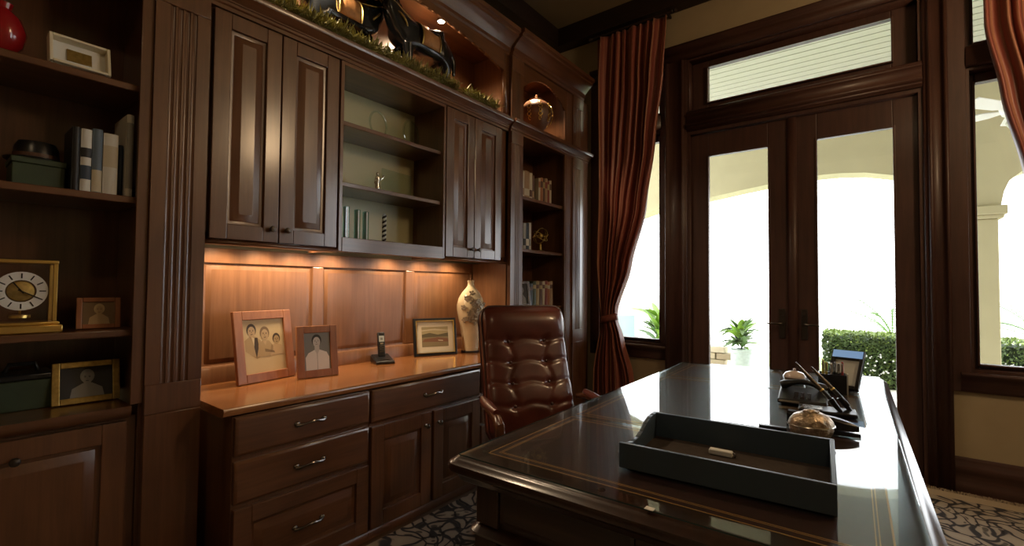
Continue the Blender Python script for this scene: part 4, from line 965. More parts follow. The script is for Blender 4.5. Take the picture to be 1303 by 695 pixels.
mb = MB(); mb.rings([dring(-0.001, DZ_ + 0.0022, 0.012), dring(0.001, DZ_ + 0.004, 0.012), dring(0.001, DZ_ + 0.007, 0.012), dring(-0.002, DZ_ + 0.009, 0.012)]); P('glass_top', mb, TOPGLASS)
mb = MB(); mb.rings([dring(0.0014, DZ_ + 0.0035, 0.012), dring(0.0014, DZ_ + 0.0072, 0.012)], cap=False); P('glass_edge', mb, plain('green_glass_edge', (0.035, 0.075, 0.078), 0.12))
ZT = DZ_ + 0.0095
for (x, y), lb in (((-0.600, 1.176), 'round clear bumper under the glass'), ((-1.035, 1.20), 'round clear bumper near the corner'), ((-0.02, 1.24), None)):
    mb = MB(); mb.lathe([(0.012, DZ_ + 0.0002), (0.012, DZ_ + 0.0018), (0.009, DZ_ + 0.0020)], 14, (x, y, 0)); P('glass_bumper', mb, PEWTER)
mb = MB(); mb.box(-0.458, -0.436, 1.126, 1.144, ZT - 0.0003, ZT + 0.0008); P('white_sticker', mb, WHITE)
# frieze, legs, lower moulding
mb = MB(); mb.rings([dring(-0.055, 0.56, 0.06), dring(-0.055, 0.690, 0.06)]); fr_ = P('frieze', mb, DESK[1])
F = lambda u, v, w_: ((NL + (NR - NL) * u).x, (NL + (NR - NL) * u).y + 0.055 - w_, v)
for u0, u1 in ((0.115, 0.49), (0.51, 0.885)):
    mb = MB()
    a = [F(u0, 0.585, 0), F(u1, 0.585, 0), F(u1, 0.675, 0), F(u0, 0.675, 0)]
    mb.rings([[F(u0, 0.580, 0), F(u1, 0.580, 0), F(u1, 0.680, 0), F(u0, 0.680, 0)], [F(u0, 0.580, 0.006), F(u1, 0.580, 0.006), F(u1, 0.680, 0.006), F(u0, 0.680, 0.006)], [F(u0 + 0.01, 0.588, 0.004), F(u1 - 0.01, 0.588, 0.004), F(u1 - 0.01, 0.672, 0.004), F(u0 + 0.01, 0.672, 0.004)]])
    mb.build('frieze_panel', DESK[0], fr_, DL)
mb = MB(); mb.rings([dring(o_, z_, 0.07) for o_, z_ in ((-0.060, 0.520), (-0.040, 0.524), (-0.022, 0.532), (-0.018, 0.542), (-0.030, 0.550), (-0.040, 0.556), (-0.060, 0.560))]); P('lower_moulding', mb, DESK[1])
def qpt(u, v): p = lerp2(u, v); return p
for u, v in ((0.075, 0.034), (0.925, 0.034), (0.075, 0.34), (0.925, 0.34), (0.075, 0.66), (0.925, 0.66), (0.075, 0.966), (0.925, 0.966)):
    p = qpt(u, v); mb = MB(); mb.prism(flutes(p.y - 0.045, p.y + 0.045, p.x + 0.045, 0.09, 3, 0.012), 'z', 0.10, 0.52)
    lg = P('leg', mb, DESK[2]); lg2 = MB(); lg2.box(p.x - 0.052, p.x + 0.052, p.y - 0.052, p.y + 0.052, 0.0145, 0.10); lg2.build('leg_foot', DESK[2], lg, DL, bevel=0.008)
# corner post faces on the frieze, scalloped apron under the near end
for u in (0.075, 0.925):
    p = qpt(u, 0.0); mb = MB(); mb.box(p.x - 0.045, p.x + 0.045, p.y + 0.040, p.y + 0.07, 0.561, 0.69); P('corner_post', mb, DESK[2], bevel=0.004)
mb = MB(); n = 24
for k in range(n):
    u0, u1 = 0.12 + 0.76 * k / n, 0.12 + 0.76 * (k + 1) / n
    zz = lambda u: 0.520 - 0.03 - 0.022 * abs(sin(5 * pi * (u - 0.12) / 0.76)) - 0.05 * max(0, 1 - min(u - 0.12, 0.88 - u) / 0.08)
    a, b = lerp2(u0, 0.028), lerp2(u1, 0.028)
    mb.rings([[(a.x, a.y + d, zz(u0)), (b.x, b.y + d, zz(u1)), (b.x, b.y + d, 0.522), (a.x, a.y + d, 0.522)] for d in (-0.012, 0.012)])
P('scalloped_apron', mb, DESK[0])
# pedestal drawers facing the chair, recessed side panels
for v0, v1 in ((0.06, 0.32), (0.68, 0.94)):
    mb = MB(); a, b, c, d = lerp2(0.10, v0), lerp2(0.55, v0), lerp2(0.55, v1), lerp2(0.10, v1)
    if v0 > 0.5:
        mb.rings([[(p.x, p.y, z_) for p in (a, b, c, d)] for z_ in (0.12, 0.53)]); P('pedestal', mb, DESK[2])

# ---- desk things
ang = math.atan2(0.041, 0.545)
t = thing('desk_tray', 'open dark navy desk tray with brown lining on the near desk end', 'tray', (-0.622, 1.335, ZT), ang)
W_, D_, th = 0.545, 0.355, 0.012
mb = MB(); mb.box(0, W_, 0, th, 0, 0.075); mb.build('front_wall', NAVY, t, bevel=0.002)
mb = MB(); mb.box(0, W_, D_ - th, D_, 0, 0.092); mb.build('back_wall', NAVY, t, bevel=0.002)
mb = MB(); mb.prism([(th, 0.0), (D_ - th, 0.0), (D_ - th, 0.092), (th, 0.075)], 'x', W_ - th, W_); mb.build('side_wall', NAVY, t, bevel=0.002)
mb = MB(); sp = [(th, 0.075), (0.05, 0.060), (0.10, 0.052), (0.15, 0.053), (0.19, 0.062), (0.225, 0.078), (0.26, 0.088), (0.30, 0.092), (D_ - th, 0.092)]
for (a, za), (b, zb) in zip(sp, sp[1:]): mb.prism([(a, 0), (b, 0), (b, zb), (a, za)], 'x', 0, th)
mb.build('side_wall', NAVY, t)
mb = MB(); mb.box(th, W_ - th, th, D_ - th, 0.0, 0.008); mb.build('felt_lining', FELT, t)
t = thing('plastic_clip', 'small white plastic clip lying in the desk tray', 'clip', (-0.400, 1.615, ZT + 0.0085), 0.05)
mb = MB(); mb.box(-0.035, 0.035, -0.012, 0.012, 0, 0.018); mb.build('clip_body', WHITE, t, bevel=0.004)
mb = MB(); mb.tube([(0.030, 0, 0.010), (0.040, 0, 0.014), (0.044, 0, 0.006), (0.040, 0, 0.002)], 0.003, 6); mb.build('clip_hinge', PEWTER, t)
t = thing('trinket_box', 'oval embossed silver lidded trinket box on the desk beside stapler', 'box', (-0.195, 2.055, ZT), 0.55)
sx_, sy_ = 0.074, 0.058
mb = MB(); mb.lathe([(0.70, 0), (0.82, 0.004), (0.96, 0.022), (1.0, 0.038), (0.98, 0.045)], 36, (0, 0, 0), sx_, sy_); mb.build('box_body', SILVB, t)
mb = MB(); mb.lathe([(1.02, 0.046), (1.03, 0.050), (0.96, 0.064), (0.78, 0.080), (0.50, 0.090), (0.2, 0.094)], 36, (0, 0, 0), sx_, sy_); ld_ = mb.build('box_lid', SILVB, t)
mb = MB(); mb.ball((0, 0, 0.097), (0.018, 0.013, 0.006), 12, 6)
for k in range(6): mb.ball((0.022 * cos(k * pi / 3), 0.016 * sin(k * pi / 3), 0.094), (0.008, 0.008, 0.004), 8, 5)
mb.build('lid_flower', SILVB, ld_)
mb = MB(); mb.tube([(sx_ * 1.03 * cos(a), sy_ * 1.03 * sin(a), 0.0465) for a in [2 * pi * k / 36 + 0.001 for k in range(37)]], 0.0028, 6); mb.build('rim', SILVER, t)
# stapler behind the trinket box: pointed black nose to the right
t = thing('stapler', 'black stapler with rounded nose lying behind the trinket box', 'stapler', (-0.185, 2.175, ZT), -0.05)
def slug(mb, x0, x1, hw, z0, z1, nose):
    rs = []
    for k in range(13):
        s_ = k / 12; x = x0 + (x1 - x0) * s_; wv = hw * (1 if s_ < 0.6 else sqrt(max(0.02, 1 - ((s_ - 0.6) / 0.4) ** 2)))
        zt = z0 + (z1 - z0) * (1 if s_ < 0.5 else 1 - nose * ((s_ - 0.5) / 0.5) ** 2)
        rs.append([(x, -wv, z0), (x, wv, z0), (x, wv, zt * 0.8 + z0 * 0.2), (x, wv * 0.6, zt), (x, -wv * 0.6, zt), (x, -wv, zt * 0.8 + z0 * 0.2)])
    mb.rings(rs); return mb
mb = MB(); slug(mb, -0.10, 0.135, 0.028, 0.0, 0.014, 0.3); mb.build('stapler_base', BLACK, t)
mb = MB(); slug(mb, -0.10, 0.130, 0.026, 0.018, 0.060, 0.55); mb.build('stapler_arm', BLACK, t)
mb = MB(); mb.box(-0.095, 0.10, -0.010, 0.010, 0.0142, 0.0178); mb.build('staple_rail', CHROME, t)
t = thing('letter_opener', 'silver letter opener with black handle on the desk behind tray', 'letter opener', (-0.37, 2.065, ZT), 0.12)
mb = MB(); mb.prism([(-0.14, 0), (-0.11, -0.010), (0.0, -0.011), (0.0, 0.011), (-0.11, 0.010)], 'z', 0.003, 0.006); mb.build('blade', CHROME, t)
mb = MB(); mb.box(0.0, 0.095, -0.012, 0.012, 0.0, 0.014); mb.build('handle', BLACK, t, bevel=0.003)
# pen set
t = thing('pen_stand', 'black desk pen stand holding two upright slanted pens', 'pen stand', (-0.175, 2.50, ZT), 0.1)
mb = MB(); mb.box(-0.11, 0.105, -0.05, 0.07, 0, 0.016); mb.build('stand_base', BLACK, t, bevel=0.005)
mb = MB(); mb.box(-0.10, -0.02, -0.04, 0.03, 0.016, 0.020); mb.build('name_plate', SILVER, t)
for x, y in ((0.0, -0.02), (0.036, 0.04)):
    mb = MB(); mb.tube([(x + 0.050, y, 0.012), (x + 0.028, y, 0.04), (x + 0.010, y, 0.066)], [0.008, 0.011, 0.013], 12); mb.build('pen_socket', BLACK, t)
for i, (dx, dy) in enumerate(((0.052, -0.020), (0.088, 0.040))):
    base = Vector((-0.175 + dx - 0.012, 2.50 + dy + 0.004, ZT + 0.034))
    t = thing('pen', ['nearer dark pen with gold band in the pen stand', 'farther dark pen with gold band in the pen stand'][i], 'pen', base, 0.0, 'pens in the pen stand')
    d = Vector((-0.68, 0.12, 0.72)).normalized()
    mb = MB(); mb.tube([d * 0.0, d * 0.03, d * 0.085], [0.006, 0.0085, 0.009], 10); mb.build('grip', BLACK, t)
    mb = MB(); mb.tube([d * 0.085, d * 0.092], [0.0096, 0.0096], 10); mb.build('band', GOLD, t)
    mb = MB(); mb.tube([d * 0.092, d * 0.16, d * (0.235 - 0.03 * i), d * (0.24 - 0.03 * i)], [0.009, 0.0075, 0.005, 0.003], 10); mb.build('barrel', plain('pen_barrel', (0.10, 0.08, 0.06), 0.25, metal=0.7), t)
# telephone
t = thing('desk_phone', 'black desk telephone with curved handset between pens and organizer', 'phone', (-0.285, 2.66, ZT), 0.06)
mb = MB(); mb.rings([[(-0.10, -0.09, 0), (0.10, -0.09, 0), (0.10, 0.09, 0), (-0.10, 0.09, 0)], [(-0.10, -0.09, 0.022), (0.10, -0.09, 0.022), (0.10, 0.09, 0.055), (-0.10, 0.09, 0.055)]]); ph = mb.build('phone_base', BLACK, t, bevel=0.006)
mb = MB(); mb.box(-0.095, 0.095, -0.0925, -0.0895, 0.010, 0.020); mb.build('trim_strip', CHROME, ph)
mb = MB()
for r_ in range(4):
    for c_ in range(3): mb.box(-0.035 + c_ * 0.026, -0.017 + c_ * 0.026, -0.07 + r_ * 0.022, -0.055 + r_ * 0.022, 0.024 + 0.004 * r_, 0.031 + 0.004 * r_)
mb.build('key', PEWTER, ph)
mb = MB(); mb.tube([(-0.095 + 0.19 * k / 12, 0.062, 0.060 + 0.026 * sin(pi * k / 12)) for k in range(13)], [0.020, 0.021, 0.018] + [0.013] * 7 + [0.018, 0.021, 0.020], 10); mb.build('handset', BLACK, t)
# pale trinket dish
t = thing('glass_dish', 'round pale glass lidded dish at the far end of desk', 'dish', (-0.378, 3.15, ZT))
mb = MB(); mb.lathe([(0.045, 0), (0.052, 0.008), (0.056, 0.03), (0.054, 0.036)], 28); mb.build('dish_body', CRYSTAL, t)
mb = MB(); mb.lathe([(0.050, 0.006), (0.052, 0.028), (0.02, 0.030)], 28); mb.build('dish_filling', PINKG, t)
mb = MB(); mb.lathe([(0.058, 0.037), (0.058, 0.043), (0.045, 0.062), (0.02, 0.072), (0.006, 0.074)], 28); l_ = mb.build('dish_lid', PINKG, t)
mb = MB(); mb.ball((0, 0, 0.081), 0.008, 10, 6); mb.build('lid_knob', PINKG, l_)
# organizer with pens, and a tilted frame with an added blue glow
t = thing('desk_organizer', 'black pen organizer box at the far right of the desk', 'organizer', (-0.19, 3.02, ZT), 0.08)
mb = MB(); F = lambda u, v, w_: (u, v, w_)
frame_box(mb, F, -0.062, 0.062, -0.05, 0.05, 0.006, 0, 0.10); mb.build('box_wall', BLACK, t, bevel=0.001)
mb = MB(); mb.box(-0.056, 0.056, -0.044, 0.044, 0, 0.006); mb.build('box_bottom', BLACK, t)
mb = MB(); mb.box(-0.056, 0.056, -0.002, 0.002, 0.006, 0.09); mb.build('divider', BLACK, t)
mb = MB(); mb.box(0.063, 0.069, -0.03, 0.0, 0.0, 0.105); mb.build('side_clip', WHITE, t)
PENC = [plain('pencil_' + n, c, 0.4) for n, c in (('yellow', (0.5, 0.42, 0.06)), ('black', (0.01, 0.01, 0.012)), ('silver', (0.6, 0.6, 0.6)), ('red', (0.4, 0.05, 0.04)))]
for i, (x, y, h_, c, lb) in enumerate(((-0.040, -0.02, 0.165, 0, 'yellow pen in the black organizer, leftmost'), (-0.025, -0.03, 0.155, 0, 'yellow pen in the black organizer, second from left'), (-0.004, -0.025, 0.15, 2, 'silver pen in the middle of the black organizer'), (0.012, -0.02, 0.155, 1, 'black pen in the organizer beside the silver pen'), (0.028, -0.03, 0.15, 1, 'black pen in the organizer near its right side'), (0.044, -0.02, 0.16, 3, 'red pen in the black organizer, rightmost'))):
    t = thing('pen', lb, 'pen', (-0.19 + x, 3.02 + y, ZT + 0.0065), 0, 'pens in the organizer')
    mb = MB(); mb.tube([(0, 0, 0), (0, 0, 0.012), (0.002, 0.002, h_ - 0.012), (0.002, 0.002, h_)], [0.002, 0.0055, 0.006, 0.0045], 8); mb.build('barrel', PENC[c], t)
    mb = MB(); mb.box(-0.001, 0.005, -0.009, -0.006, h_ - 0.05, h_ - 0.006); mb.build('clip', SILVER, t)
t = thing('digital_frame', 'tilted black framed display with pale blue top behind organizer', 'picture frame', (-0.150, 3.115, ZT), -0.22)
R_ = Matrix.Rotation(-0.62, 4, 'X')
mb = MB(); frame_box(mb, lambda u, v, w_: (u, -w_, v), -0.075, 0.075, 0, 0.235, 0.018, 0, 0.028, 0.055, 0.02); mb.xf(R_); mb.build('frame', BLACK, t, bevel=0.003)
mb = MB(); mb.box(-0.058, 0.058, -0.012, -0.002, 0.018, 0.182); mb.xf(R_); mb.build('picture', plain('pale_print', (0.45, 0.46, 0.44), 0.3), t)
mb = MB(); mb.box(-0.070, 0.070, -0.0300, -0.0275, 0.186, 0.230); mb.xf(R_); mb.build('blue_strip', plain('blue_screen', (0.22, 0.40, 0.72), 0.2, emit=0.35), t)  # emission added to keep the strip bright; not a known screen
mb = MB(); mb.box(-0.03, 0.03, 0.005, 0.012, 0.0, 0.15); mb.xf(Matrix.Translation((0, 0.15, 0)) @ Matrix.Rotation(0.30, 4, 'X')); mb.build('easel_back', BLACK, t)

# ------------------------------------------------------------------ the leather chair
CH = thing('desk_chair', 'brown button tufted leather executive chair behind the desk', 'chair', (-1.37, 2.11, 0.0145), radians(-33))
LEAN = radians(17)
BW, BH, BT = 0.278, 0.785, 0.085
RB = Matrix.Translation((-0.235, 0, 0.44)) @ Matrix.Rotation(-LEAN, 4, 'Y')
btn = [(s_ * 0.115, v) for v in (0.185, 0.315, 0.44, 0.565) for s_ in (-1, 1)]
def back_half(v):                              # half width at height v
    if v < 0.06: return BW * (0.86 + 0.10 * v / 0.06)
    if v > BH - 0.10:
        k = (v - (BH - 0.10)) / 0.10; return BW * (0.80 + 0.17 * sqrt(max(0, 1 - k ** 2.6)))
    return BW * (0.96 + 0.01 * (v - 0.06))
def back_x(u, v):
    e = 1 - abs(u) ** 6; ve = min(1, v / 0.04, (BH - v) / 0.05 + 0.15)
    b = 0.040 * sqrt(max(0, e)) * max(0.1, ve)
    y = u * back_half(v)
    rows = (0.185, 0.315, 0.44, 0.565)
    for r in rows: b -= 0.006 * exp(-((v - r - 0.010 * cos(pi * y / 0.115)) / 0.014) ** 2)
    for by, bv in btn: b -= 0.016 * exp(-(((y - by) / 0.020) ** 2 + ((v - bv) / 0.020) ** 2))
    for s_ in (-1, 1): b -= 0.004 * exp(-((y - s_ * (0.115 + 0.02 * sin(v * 24))) / 0.013) ** 2) * (1 if 0.14 < v < 0.6 else 0)
    if v > 0.58: b += 0.028 * sin(pi * min(1, (v - 0.58) / 0.20)) * sqrt(max(0, e))
    b += 0.02 * exp(-((v - 0.20) / 0.14) ** 2)
    return b
mb = MB(); nu, nv = 48, 84
fr = []
for j in range(nv + 1):
    v = BH * j / nv; row = []
    for i in range(nu + 1):
        u = -1 + 2 * i / nu; row.append((back_x(u, v), u * back_half(v), v))
    fr.append(row)
b0 = len(mb.v)
for row in fr: mb.v += row
for j in range(nv):
    for i in range(nu): mb.face([b0 + j * (nu + 1) + i, b0 + j * (nu + 1) + i + 1, b0 + (j + 1) * (nu + 1) + i + 1, b0 + (j + 1) * (nu + 1) + i])
b1 = len(mb.v)
for row in fr: mb.v += [(-BT + 0.03 * abs(p[1] / (BW + 1e-6)) ** 3, p[1], p[2]) for p in row]
for j in range(nv):
    for i in range(nu): mb.face([b1 + j * (nu + 1) + i, b1 + (j + 1) * (nu + 1) + i, b1 + (j + 1) * (nu + 1) + i + 1, b1 + j * (nu + 1) + i + 1])
rim = [(0, i) for i in range(nu)] + [(j, nu) for j in range(nv)] + [(nv, i) for i in range(nu, 0, -1)] + [(j, 0) for j in range(nv, 0, -1)]
for k in range(len(rim)):
    (a, b), (c, d) = rim[k], rim[(k + 1) % len(rim)]
    mb.face([b0 + c * (nu + 1) + d, b0 + a * (nu + 1) + b, b1 + a * (nu + 1) + b, b1 + c * (nu + 1) + d])
mb.xf(RB); bk = mb.build('backrest', LEATHER, CH, sharp=70)
for by, bv in btn:
    mb = MB(); mb.ball((back_x(by / back_half(bv), bv) + 0.003, by, bv), (0.006, 0.010, 0.010), 10, 6); mb.xf(RB); mb.build('button', PIPE, bk)
for xo in (0.004, -BT + 0.022):
    mb = MB(); pth = [(xo, -back_half(v) * 1.005, v) for v in [BH * k / 40 for k in range(41)]] + [(xo, back_half(BH) * (-1 + 2 * k / 10), BH + 0.003) for k in range(1, 10)] + [(xo, back_half(v) * 1.005, v) for v in [BH * k / 40 for k in range(40, -1, -1)]]
    mb.tube(pth, 0.006, 6); mb.xf(RB); mb.build('piping', PIPE, bk)
# seat
def cushion(cx, hx, hy, z0, z1, n=20):
    mb = MB(); rs = []
    for zz, s_ in ((z0, 0.93), (z0 + 0.012, 0.99), ((z0 + z1) / 2, 1.02), (z1 - 0.025, 1.0), (z1 - 0.006, 0.94), (z1, 0.80), (z1 + 0.006, 0.45)):
        rs.append([(cx + hx * s_ * (1 if abs(cos(a)) < 1e-9 else math.copysign(abs(cos(a)) ** 0.35, cos(a))), hy * s_ * (math.copysign(abs(sin(a)) ** 0.35, sin(a)) if abs(sin(a)) > 1e-9 else 0), zz) for a in [2 * pi * k / 32 for k in range(32)]])
    mb.rings(rs); return mb
cushion(0.02, 0.265, 0.27, 0.38, 0.475).build('seat', LEATHER, CH, sharp=60)
mb = MB(); mb.box(-0.20, 0.22, -0.22, 0.22, 0.355, 0.383); mb.build('seat_pan', BLACK, CH, bevel=0.006)
AW = wood('arm_wood', (0.06, 0.022, 0.010), (0.12, 0.045, 0.02), (0.18, 0.07, 0.03), 'x', rough=0.2, coat=0.6)
for s_ in (-1, 1):
    y = s_ * 0.318
    mb = MB(); mb.tube([(-0.27, s_ * 0.292, 0.66), (-0.20, y, 0.672), (-0.10, y, 0.668), (0.0, y, 0.660), (0.06, y, 0.652), (0.10, y, 0.630), (0.105, y, 0.60), (0.085, y, 0.575), (0.07, y, 0.53), (0.075, y, 0.46), (0.065, y - s_ * 0.03, 0.40), (0.05, y - s_ * 0.12, 0.368)], [0.016, 0.021, 0.022, 0.022, 0.024, 0.026, 0.024, 0.020, 0.018, 0.018, 0.018, 0.016], 10)
    ar = mb.build('armrest', AW, CH)
    mb = MB(); rs = []
    for k in range(9):
        s2 = k / 8; x = -0.22 + 0.26 * s2; hw = 0.030 * (0.6 + 0.4 * sin(pi * min(1, max(0, s2)) ** 0.8)); zz = 0.690 - 0.012 * s2
        rs.append([(x, y + hw * cos(a), zz + (0.020 if sin(a) > 0 else 0.006) * sin(a)) for a in [2 * pi * j / 12 for j in range(12)]])
    mb.rings(rs); mb.build('arm_pad', LEATHER, ar)
    mb = MB(); mb.ball((0.108, y, 0.615), (0.012, 0.020, 0.020), 12, 8); mb.build('arm_cap', CHROME, ar)
mb = MB(); mb.lathe([(0.030, 0.10), (0.030, 0.22), (0.022, 0.22), (0.022, 0.34), (0.06, 0.355)], 18); mb.build('column', CHROME, CH)
for k in range(5):
    a = 2 * pi * k / 5 + 0.3
    mb = MB(); mb.rings([[(0.03, -0.022, 0.085), (0.03, 0.022, 0.085), (0.03, 0.022, 0.13), (0.03, -0.022, 0.13)], [(0.30, -0.015, 0.062), (0.30, 0.015, 0.062), (0.30, 0.015, 0.082), (0.30, -0.015, 0.082)]]); mb.xf(Matrix.Rotation(a, 4, 'Z')); lg = mb.build('leg', AW, CH, bevel=0.004)
    mb = MB(); mb.rings([[(0.29 + 0.027 * cos(b), y, 0.0275 + 0.027 * sin(b)) for b in [2 * pi * j / 16 for j in range(16)]] for y in (-0.02, -0.004)]); mb.rings([[(0.29 + 0.027 * cos(b), y, 0.0275 + 0.027 * sin(b)) for b in [2 * pi * j / 16 for j in range(16)]] for y in (0.004, 0.02)]); mb.tube([(0.29, 0, 0.03), (0.29, 0, 0.068)], 0.007, 8); mb.xf(Matrix.Rotation(a, 4, 'Z')); mb.build('caster', BLACK, lg)

# ------------------------------------------------------------------ rug
t = thing('rug', 'large cream and black patterned rug with fringe under the desk', 'rug', (0.22, 1.65, 0))
mb = MB(); mb.box(-2.27, 2.6, -2.9, 2.55, 0.001, 0.014); mb.build('rug_pile', RUG, t)
random.seed(2); mb = MB()
for k in range(1400):
    x = -2.26 + 4.85 * k / 1400; l_ = random.uniform(0.05, 0.10); dx = random.uniform(-0.03, 0.03); z_ = random.uniform(0.004, 0.012)
    mb.rings([[(x - 0.0025, 2.545, 0.004), (x + 0.0025, 2.545, 0.004), (x, 2.545, 0.010)], [(x + dx * 0.5 - 0.0025, 2.55 + l_ * 0.55, z_), (x + dx * 0.5 + 0.0025, 2.55 + l_ * 0.55, z_), (x + dx * 0.5, 2.55 + l_ * 0.55, z_ + 0.006)], [(x + dx - 0.001, 2.55 + l_, 0.002), (x + dx + 0.001, 2.55 + l_, 0.002), (x + dx, 2.55 + l_, 0.004)]])
mb.build('fringe', FRINGE, t, kind='stuff')

# ------------------------------------------------------------------ curtains and pole
def interp(tab, z_):
    if z_ <= tab[0][0]: return tab[0][1]
    for (a, va), (b, vb) in zip(tab, tab[1:]):
        if a <= z_ <= b:
            s_ = (z_ - a) / (b - a); s_ = s_ * s_ * (3 - 2 * s_) * 0.5 + s_ * 0.5; return va + (vb - va) * s_
    return tab[-1][1]
def curtain(name, label, outer, inner, folds, yc, seed):
    rnd = random.Random(seed); ph = [rnd.uniform(-0.5, 0.5) for _ in range(folds + 2)]
    nu, nz = folds * 14, 90; zt = 3.848
    me = bpy.data.meshes.new(name); vs = []; fs = []; uvs = []
    for j in range(nz + 1):
        z_ = 0.03 + (zt - 0.03) * j / nz
        a, b = interp(outer, z_), interp(inner, z_); wd = abs(b - a)
        amp = min(0.046, 0.016 + 0.020 / max(0.15, wd)); amp *= 0.55 + 0.45 * min(1, (zt - z_) / 0.4)
        pinch = exp(-((z_ - 1.02) / 0.10) ** 2)
        for i in range(nu + 1):
            s_ = i / nu; k = int(s_ * folds)
            sw = s_ + 0.022 * sin(2 * pi * 2.3 * s_ + 0.5 * z_) + 0.012 * sin(2 * pi * 5.1 * s_ - 0.4 * z_)
            f = 0.75 * sin(2 * pi * folds * sw) + 0.35 * sin(2 * pi * folds * 0.43 * s_ + 1.3 + 0.5 * z_) + 0.22 * sin(2 * pi * folds * 2.1 * sw + 0.8 * z_)
            bulge = pinch * 0.04 * sin(pi * s_)
            vs.append((a + (b - a) * s_ + 0.008 * sin(3.1 * z_ + 9 * s_), yc + amp * f * (1 - 0.35 * pinch) - bulge, z_)); uvs.append((s_, z_ / zt))
    for j in range(nz):
        for i in range(nu): fs.append((j * (nu + 1) + i, j * (nu + 1) + i + 1, (j + 1) * (nu + 1) + i + 1, (j + 1) * (nu + 1) + i))
    cx = (interp(outer, 2) + interp(inner, 2)) / 2
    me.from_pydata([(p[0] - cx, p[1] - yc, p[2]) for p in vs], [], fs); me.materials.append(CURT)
    uvl = me.uv_layers.new(name='UVMap')
    for lp in me.loops: uvl.data[lp.index].uv = uvs[lp.vertex_index]
    me.polygons.foreach_set('use_smooth', [True] * len(me.polygons))
    t = thing(name, label, 'curtain', (cx, yc, 0))
    o = bpy.data.objects.new('drape', me); COL.objects.link(o); o.parent = t
    md = o.modifiers.new('thick', 'SOLIDIFY'); md.thickness = 0.003
    za = 1.03; xa, xb = interp(outer, za), interp(inner, za); w_ = abs(xb - xa) / 2 + 0.012; xm = (xa + xb) / 2 - cx
    mb = MB(); pts = [(xm + w_ * cos(a), -0.015 + 0.075 * sin(a), za + 0.02 * cos(a)) for a in [2 * pi * k / 32 for k in range(32)]]
    mb.rings([[(p[0], p[1], p[2] - 0.03) for p in pts], [(p[0], p[1], p[2] + 0.03) for p in pts]], cap=False)
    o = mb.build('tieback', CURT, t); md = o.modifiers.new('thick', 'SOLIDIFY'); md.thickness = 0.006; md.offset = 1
    return t
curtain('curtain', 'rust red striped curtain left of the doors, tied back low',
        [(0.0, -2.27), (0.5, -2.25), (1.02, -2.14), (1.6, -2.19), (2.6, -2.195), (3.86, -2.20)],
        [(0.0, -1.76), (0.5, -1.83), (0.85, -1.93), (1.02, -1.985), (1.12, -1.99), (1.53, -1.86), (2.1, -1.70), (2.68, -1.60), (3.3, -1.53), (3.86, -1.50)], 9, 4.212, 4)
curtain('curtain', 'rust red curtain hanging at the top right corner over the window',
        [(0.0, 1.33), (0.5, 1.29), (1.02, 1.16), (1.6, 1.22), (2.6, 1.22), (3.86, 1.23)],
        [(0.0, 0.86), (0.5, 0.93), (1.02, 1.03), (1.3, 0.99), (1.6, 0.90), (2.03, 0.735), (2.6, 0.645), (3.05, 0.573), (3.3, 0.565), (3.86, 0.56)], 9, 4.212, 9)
for i, (a, b) in enumerate(((-2.26, -1.45), (0.51, 1.28))):
    t = thing('curtain_rod', ['dark curtain rod holding the left curtain', 'dark curtain rod holding the right curtain'][i], 'curtain rod', ((a + b) / 2, 4.212, 3.868))
    w_ = (b - a) / 2
    mb = MB(); mb.tube([(-w_, 0, 0), (w_, 0, 0)], 0.013, 10); mb.build('pole', BEAM, t)
    for s_ in (-1, 1):
        mb = MB(); mb.lathe([(0.013, 0), (0.020, 0.006), (0.012, 0.014), (0.022, 0.028), (0.016, 0.042), (0.004, 0.048)], 14); mb.xf(Matrix.Translation((s_ * w_, 0, 0)) @ Matrix.Rotation(s_ * pi / 2, 4, 'Y')); mb.build('finial', BEAM, t)
        mb = MB(); mb.box(s_ * (w_ - 0.05) - 0.008, s_ * (w_ - 0.05) + 0.008, -0.012, YW - 4.212, 0.0, 0.022); mb.build('bracket', BEAM, t)

# ------------------------------------------------------------------ outside: porch, garden
mb = MB(); mb.box(-14, 14, YW + 0.25, 9.3, -0.20, -0.04); struct('ground_patio', mb, STONE).name = 'patio'
mb = MB(); mb.box(-40, 40, 9.3, 11.5, -0.22, -0.05); struct('lawn', mb, LAWN)
mb = MB(); mb.box(-60, 60, 11.5, 90, -0.24, -0.06); struct('terrace', mb, STONE)
pc = bpy.data.objects.new('porch_ceiling', None); COL.objects.link(pc); pc['kind'] = 'structure'; pc.location = (-0.5, 5.9, 3.8)
me0 = None
for k in range(22):
    y = YW + 0.262 + 0.130 * k
    if me0 is None:
        mb = MB(); mb.prism([(-0.0640, 0.020), (-0.0575, 0.0), (0.0575, 0.0), (0.0640, 0.020), (0.0642, 0.03), (-0.0642, 0.03)], 'x', -6, 6)
        o = mb.build('plank', PLANKP, pc); me0 = o
    else: o = me0.copy(); COL.objects.link(o)
    o.location = (0, y + 0.065 - 5.9, 0)
mb = MB(); mb.box(-6, 6, YW + 0.25, 7.9, 3.832, 3.90); o = mb.build('roof_deck', PLANKP, pc, (-0.5, 5.9, 3.8))
